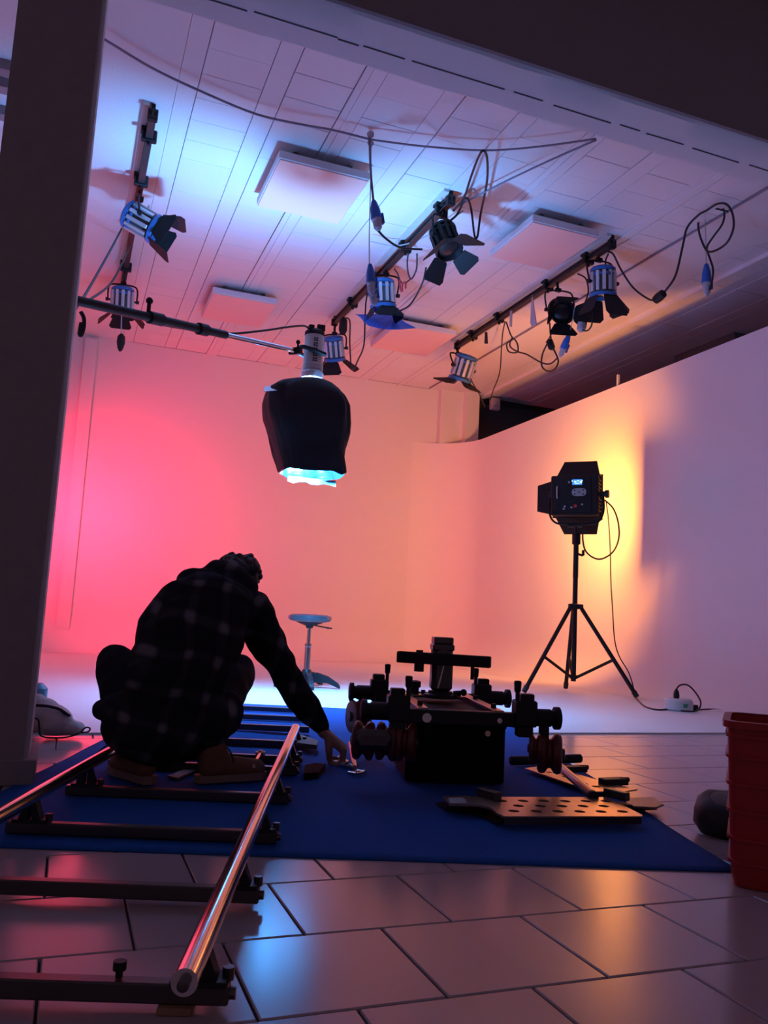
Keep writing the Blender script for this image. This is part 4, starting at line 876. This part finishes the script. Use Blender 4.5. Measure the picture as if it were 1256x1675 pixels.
a_ = onz(690 + K * 456, 1140 + K * 215, .085); b_ = onz(690 + K * 618, 1140 + K * 356, .055)
t = thing('push_bar', 'bronze push bar slanting from the right wheels down to the plates', 'bar', b_)
MB().cyl(a_, b_, .017, n=16).cyl(a_.lerp(b_, .3), a_.lerp(b_, .34), .020, n=16).build('bar', M_PLATE, t)
MB().lathe(a_, a_ - b_, [(.012, 0), (.016, .004), (.016, .02), (.01, .024), (.01, .04), (.014, .045)], 12).build('tip', M_BRASS, t)
MB().lathe(b_, b_ - a_, [(.019, 0), (.019, .02), (.012, .024)], 12).build('end_cap', M_BLACK, t)
# left group near the hand
a_ = onz(573, 1216, .03); b_ = onz(580, 1256, .018); t = thing('pull_rod', 'thin bronze rod with shackles lying left of the case', 'rod', b_)
MB().cyl(a_, b_, .011, n=12).build('rod', M_PLATE, t)
for x, y, an in ((571, 1252, 1.9), (583, 1264, .6)):
    q = onz(x, y, .018); d = Vector((math.cos(an), math.sin(an), 0)); n_ = Vector((-d.y, d.x, 0)); b = MB()
    for s in (-1, 1): b.cyl(q + n_ * .014 * s - d * .03, q + n_ * .014 * s + d * .03, .005, n=8)
    b.cyl(q - d * .03 - n_ * .02, q - d * .03 + n_ * .02, .008, n=8).cyl(q + d * .03 - n_ * .02, q + d * .03 + n_ * .02, .008, n=8).cyl(q + d * .03, q + d * .06, .006, n=8); b.build('shackle', M_STEEL, t)
q = [onz(x, y, .008) for x, y in ((496, 1276), (498, 1262), (516, 1258), (532, 1260), (520, 1274))]
tag(MB().prism([p_ + Vector((0, 0, .0)) for p_ in q], (0, 0, .026)).build('wedge', M_CASE, loc=q[0], smooth=0), 'dark wedge lying on the carpet below the hand', 'wedge')
q = [onz(x, y, .012) for x, y in ((541, 1246), (555, 1237), (571, 1246), (566, 1248))]
tag(MB().prism(q, (0, 0, .004)).build('small_plate', mat('pale_brass_sheet', (.75, .45, .3), .4, .5), loc=q[0], smooth=0), 'small pointed bright metal plate right of the hand', 'plate')
q = [onz(x, y, .03) for x, y in ((482, 1212), (492, 1208), (520, 1218), (518, 1226), (486, 1222))]
tag(MB().prism(q, (0, 0, .02)).build('held_board', M_CARD, loc=q[0], smooth=0), 'short brown board held beside the right rail by the hand', 'board')
q = [onz(x, y, .010) for x, y in ((274, 1272), (312, 1257), (322, 1262), (290, 1276))]
tag(MB().prism(q, (0, 0, .008)).build('loose_board', M_CARD, loc=q[0], smooth=0), 'flat brown board lying between the two shoes', 'board')

# ------------------------------------------------------------------ sack behind the pillar
sk = onz(86, 1206, ZCYC + .002)
t = thing('sack', 'pale slumped cloth sack lying behind the pillar on the floor', 'sack', sk)
b = MB().ball(sk + Vector((.0, .10, .11)), (.12, .14, .12)).ball(sk + Vector((-.08, .12, .15)), (.12, .13, .14)).ball(sk + Vector((.10, .08, .06)), (.10, .10, .065)).ball(sk + Vector((.155, .06, .045)), (.03, .03, .03)).ball(sk + Vector((-.14, .14, .16)), (.13, .13, .155))
o = b.build('bag_body', M_SACK, t, remesh=.010, post=8); displace(o, .012, 14); 
for v in o.data.vertices: v.co.z = max(v.co.z, .002)
MB().tube([sk + Vector(p_) for p_ in ((-.12, .0, .24), (-.05, .0, .235), (.02, .0, .215), (.06, .0, .185), (.09, .03, .16))], .012, 6).build('strap', M_BLACK, t)
MB().tube([sk + Vector(p_) for p_ in ((-.16, -.01, .15), (-.10, -.035, .14), (-.085, -.045, .08), (-.07, -.05, .02), (0, -.05, .005), (.08, -.03, .005), (.14, -.0, .02), (.17, .02, .04), (.20, .03, .07), (.225, .04, .06), (.215, .04, .035), (.17, .03, .03))], .006, 6).build('cord', M_BLACK, t)
t.scale = (.74, .74, .62)
q = ony(76, 1122, 5.1); tag(MB().lathe((q.x - .05, 5.1, ZCYC + .085), (0, 0, 1), [(.03, .0), (.06, .02), (.06, .075), (.03, .105)], 14).cyl((q.x - .05, 5.1, ZCYC + .0), (q.x - .05, 5.1, ZCYC + .10), .012).lathe((q.x - .05, 5.1, ZCYC), (0, 0, 1), [(.05, 0), (.05, .01), (.02, .02)], 14).build('canister', mat('blue_grey_canister', (.12, .25, .33), .4), loc=(q.x - .05, 5.1, ZCYC)), 'blue-grey canister just showing behind the pillar', 'canister')

# ------------------------------------------------------------------ crate and roller at the right
cw, cd, ch = .40, .30, .425
RC = Matrix.Rotation(-.78, 3, 'Z')
cc = onz(1203, 1450, 0) + RC @ Vector((cw / 2 - .02, cd / 2 - .02, 0)) - Vector((.21, .13, 0))
t = thing('crate', 'tall red plastic crate at the right edge of the picture', 'crate', (cc.x + .2, cc.y + .12, .001))
def ring(w0, z, inset=0, r=.04):
    pts = []; hw_, hd_ = cw / 2 * w0 - inset, cd / 2 * w0 - inset; r = max(.005, r - inset)
    for (sx_, sy_, a0) in ((1, 1, 0), (-1, 1, 90), (-1, -1, 180), (1, -1, 270)):
        for k in range(5): a = math.radians(a0 + k * 22.5); pts.append(Vector((sx_ * (hw_ - r) + r * math.cos(a), sy_ * (hd_ - r) + r * math.sin(a), 0)))
    return [Vector((cc.x + .21, cc.y + .13, z)) + RC @ p_ for p_ in pts]
rr = [ring(.93, .002), ring(.96, .03), ring(.965, .05), ring(1.0, ch), ring(1.0, ch, .006), ring(.965, .05, .008), ring(.94, .02, .01)]
vs = sum(rr, []); n = 20; fs = [tuple(range(n - 1, -1, -1)), tuple(range(6 * n, 7 * n))] + [(i * n + k, i * n + (k + 1) % n, i * n + n + (k + 1) % n, i * n + n + k) for i in range(6) for k in range(n)]
MB().add(vs, fs).build('body', M_RED, t)
for i, z in enumerate((.06, .12, .19, .26, .33, .385)):
    a, b_ = ring(.97 + .03 * z / ch, z, -.006), ring(.97 + .03 * z / ch, z + .008, -.006); c, d = ring(.97 + .03 * z / ch, z, .003), ring(.97 + .03 * z / ch, z + .008, .003); vs = c + a + b_ + d
    MB().add(vs, [(i_ * n + k, i_ * n + (k + 1) % n, i_ * n + n + (k + 1) % n, i_ * n + n + k) for i_ in range(3) for k in range(n)]).build('rib', M_RED, t, smooth=0)
a, b_, c, d = ring(1.0, ch - .015, -.012), ring(1.0, ch + .003, -.012), ring(1.0, ch + .003, .008), ring(1.0, ch - .015, 0)
MB().add(d + a + b_ + c, [(i_ * n + k, i_ * n + (k + 1) % n, i_ * n + n + (k + 1) % n, i_ * n + n + k) for i_ in range(3) for k in range(n)]).build('rim', M_RED, t, smooth=0)
q = onz(1190, 1376, 0); q = Vector((q.x + .055, q.y + .07, 0)); ax = Vector((-.12, -.22, .95)).normalized()
t = thing('padded_roll', 'round black padded roll lying on the tiles behind the red crate', 'roll', q)
b = MB().lathe(q + Vector((0, 0, .062)), ax, [(.05, -.062), (.075, -.058), (.092, -.035), (.098, 0), (.092, .035), (.075, .056), (.05, .06), (.02, .05)], 40)
o = b.build('padding', M_RUB, t, smooth=True); displace(o, .012, 16)
for v in o.data.vertices: v.co.z = max(v.co.z, .001)
MB().lathe(q + Vector((0, 0, .062)) + ax * .052, ax, [(.055, -.01), (.055, .004), (.045, .008), (.01, .006)], 24).build('top_disc', M_GREYDK, t)

# ------------------------------------------------------------------ person crouching with the back to the viewer
HP = ony(268, 1190, 3.28)
per = thing('person', 'person crouching on the track in a dark plaid shirt, reaching right with one hand', 'person', (HP.x, HP.y, .012))
J = lambda x, y, Y: ony(x, y, Y)
pelv = J(275, 1180, 3.28); waist = J(292, 1105, 3.24); mid = J(312, 1045, 3.30); chest = J(338, 985, 3.42); upper = J(362, 958, 3.55)
neck = J(385, 948, 3.64); head = J(387, 949, 3.74)
shR = J(410, 1000, 3.48); elR = J(456, 1087, 3.55); wrR = J(530, 1198, 3.62)
shL = J(312, 985, 3.52); elL = J(268, 1035, 3.72); wrL = J(300, 1110, 3.95)
hipL = J(232, 1192, 3.30); hipR = J(322, 1190, 3.30); knL = J(188, 1085, 3.70); knR = J(392, 1098, 3.78)
anL = Vector((.315, 3.30, .115)); anR = Vector((.575, 3.27, .115))
def torso(b, g=1.0):
    for c, rx, ry, rz in ((pelv, .195, .14, .125), (pelv.lerp(waist, .5), .195, .135, .12), (waist, .195, .13, .12), (waist.lerp(mid, .5), .20, .13, .12), (mid, .205, .135, .12), (mid.lerp(chest, .5), .205, .135, .12), (chest, .195, .135, .115), (upper, .155, .12, .085)):
        b.ball(c, (rx * g, ry * g, rz * g), seg=20, rings=14)
    b.limb([(shL, .078 * g), (chest, .11 * g), (shR, .078 * g)])
# body: one continuous surface
b = MB(); torso(b, .86)
b.limb([(upper, .07), (neck, .058), (head, .06)])
hf = Vector((.25, .75, -.6)).normalized(); RH = frame(Vector((0, 0, 1)), None)
b.ball(head + Vector((0, .01, 0)), (.076, .098, .105), Matrix.Rotation(-.75, 3, 'X'), 20, 14)
b.ball(head + Vector((.015, .085, -.055)), (.05, .05, .055)); b.ball(head + Vector((.018, .135, -.05)), (.013, .018, .015))
for s in (-1, 1): b.ball(head + Vector((s * .078, .02, -.02)), (.012, .02, .03))
b.limb([(shR, .065), (elR, .045), (wrR, .028)]); b.limb([(shL, .065), (elL, .045), (wrL, .028)])
b.limb([(hipL, .095), (knL, .062), (anL + Vector((0, .02, .05)), .040), (anL, .038)]); b.limb([(hipR, .095), (knR, .062), (anR + Vector((0, .02, .05)), .040), (anR, .038)])
def hand(b, w, d, side, scale=1.0, down=Vector((0, 0, -1))):
    d = d.normalized(); s = d.cross(down).normalized() * side; pn = s.cross(d).normalized() * side    # s: across palm
    if pn.dot(down) < 0: pn = -pn
    k = scale; pal = w + d * .045 * k
    for i in range(4): b.limb([(w + s * (i - 1.5) * .010 * k, .016 * k), (w + d * .085 * k + s * (i - 1.5) * .021 * k, .0125 * k)])
    for i, L in enumerate((.9, 1.0, .94, .75)):
        p0 = w + d * .085 * k + s * (i - 1.5) * .021 * k; p1 = p0 + (d * .55 + pn * .8).normalized() * .040 * k * L; p2 = p1 + (pn - d * .35).normalized() * .026 * k * L; p3 = p2 + (pn * .25 - d).normalized() * .022 * k * L
        b.limb([(p0, .0115 * k), (p1, .0098 * k), (p2, .0088 * k), (p3, .0078 * k)])
    q0 = w + d * .02 * k - s * .024 * k; q1 = q0 + (d * .6 - s * .35 + pn * .6).normalized() * .040 * k; q2 = q1 + (d * .6 + pn * .7 + s * .2).normalized() * .030 * k; q3 = q2 + (d * .5 + pn * .3 + s * .8).normalized() * .024 * k
    b.limb([(q0, .015 * k), (q1, .0125 * k), (q2, .0105 * k), (q3, .0085 * k)])
hand(b, wrR, J(550, 1215, 3.60) - wrR, 1, 1.35); hand(b, wrL, Vector((.3, .3, -.8)), -1)
o = b.build('body', M_SKIN, per, remesh=.0045, post=3)
# trousers
b = MB().ball(pelv + Vector((0, .01, -.01)), (.20, .15, .12), seg=20, rings=14).ball(pelv + Vector((-.07, .0, -.04)), (.12, .13, .10)).ball(pelv + Vector((.09, 0, -.04)), (.12, .13, .10))
b.limb([(hipL, .112), (knL, .082), (anL + Vector((0, .01, .10)), .062), (anL + Vector((0, .0, .035)), .060)]); b.limb([(hipR, .112), (knR, .080), (anR + Vector((0, .01, .10)), .062), (anR + Vector((0, 0, .035)), .060)])
b.limb([(knL, .082), (hipL.lerp(knL, .5) + Vector((-.01, .02, .0)), .10)])
o = b.build('trousers', M_JEANS, per, remesh=.008, post=6); displace(o, .010, 9)
# shirt
b = MB(); torso(b, 1.0)
for c, rx, ry, rz in ((J(262, 1190, 3.24), .215, .13, .13), (J(200, 1160, 3.30), .09, .09, .07), (J(172, 1160, 3.32), .05, .06, .045), (J(340, 1180, 3.24), .12, .11, .11), (J(372, 1165, 3.32), .06, .10, .10)): b.ball(c, (rx, ry, rz), seg=16, rings=10)
b.limb([(shL + Vector((.0, 0, 0)), .082), (elL, .066), (wrL, .05)])
b.limb([(shR + Vector((.0, 0, 0)), .088), (shR.lerp(elR, .5), .080), (elR, .066), (elR.lerp(wrR, .4), .060), (elR.lerp(wrR, .94), .045)])
b.ball(elR + Vector((.008, 0, -.0)), .070); b.ball(J(290, 990, 3.42), (.088, .09, .10)); b.ball(J(318, 952, 3.50), (.080, .08, .065)); b.ball(J(345, 955, 3.52), (.085, .08, .065)); b.ball(J(268, 1010, 3.38), (.075, .09, .11)); b.ball(J(258, 1035, 3.36), (.085, .10, .12)); b.ball(J(246, 1090, 3.32), (.085, .10, .12))
b.limb([(upper, .12), (neck + Vector((-.02, -.03, .005)), .085)])
o = b.build('shirt', M_SHIRT, per, remesh=.009, post=24); displace(o, .022, 6, 3); displace(o, .006, 22, 9)
# collar
b = MB(); cpts = []
for k in range(14): a = PI * (.95 + 1.1 * k / 13); cpts.append(neck + Vector((.085 * math.cos(a), .075 * math.sin(a) - .01, .035 + .018 * math.cos(a * 2))))
b.tube(cpts, .016, 8, 2).build('collar', M_SHIRT, per)
# hair
b = MB().ball(head + Vector((0, -.012, .018)), (.096, .104, .098), Matrix.Rotation(-.5, 3, 'X'), 20, 14); random.seed(5)
for k in range(150):
    a = random.uniform(0, 2 * PI); e = random.uniform(-.25, 1.2); d = Vector((math.cos(a) * math.cos(e), math.sin(a) * math.cos(e), math.sin(e)))
    b.ball(head + Vector((0, -.012, .018)) + Vector((d.x * .098, d.y * .104, d.z * .096)), random.uniform(.010, .020), seg=8, rings=6)
for k in range(9): b.ball(head + Vector((-.06 + .014 * k, -.02, .105 + random.uniform(-.01, .012))), random.uniform(.012, .019), seg=8, rings=6)
o = b.build('hair', M_HAIR, per, remesh=.005, post=2)
# shoes
def shoe(heel, d, parent, laces=True, L=.285):
    d = Vector(d).normalized(); s = Vector((d.y, -d.x, 0)); R = Matrix((s, d, Vector((0, 0, 1)))).transposed()
    P_ = lambda a, f, z: heel + s * a + d * f + Vector((0, 0, z))
    out = [(-.030, .0), (-.036, .05), (-.036, .12), (-.046, .19), (-.040, .25), (-.015, .285), (.015, .282), (.040, .25), (.046, .19), (.038, .12), (.036, .05), (.030, .0), (.0, -.012)]
    sh = bpy.data.objects
    b = MB().limb([(P_(0, .045, .055), .043), (P_(0, .10, .055), .042), (P_(0, .16, .045), .042), (P_(0, .215, .038), .040), (P_(0, .24, .036), .038)])
    b.limb([(P_(0, .045, .06), .044), (P_(0, .04, .13), .050)]); b.limb([(P_(0, .09, .07), .042), (P_(0, .06, .12), .045)])
    u = b.build('shoe', M_BOOT, parent, remesh=.007, post=4, label='brown suede ankle boot')
    base = world_loc(parent)
    for v in u.data.vertices: v.co.z = max(v.co.z, (heel.z + .022) - base.z)
    MB().prism([P_(x, y, .0) for x, y in out], (0, 0, .026)).build('sole', M_SOLE, u, smooth=0)
    b = MB()
    for k in range(5): f = .10 + .022 * k; z = .105 - .014 * k; b.tube([P_(-.022, f, z - .004), P_(0, f + .006, z + .006), P_(.022, f, z - .004)], .0035, 6, 3)
    b.tube([P_(0, .09, .12), P_(.03, .10, .125), P_(.045, .115, .10), P_(.05, .12, .07)], .003, 6, 3)
    b.build('laces', M_BLACK, u)
shoe(Vector((.345, 3.20, .013)), (-.42, .90, 0), per); shoe(Vector((.515, 3.215, .013)), (.97, .22, 0), per)
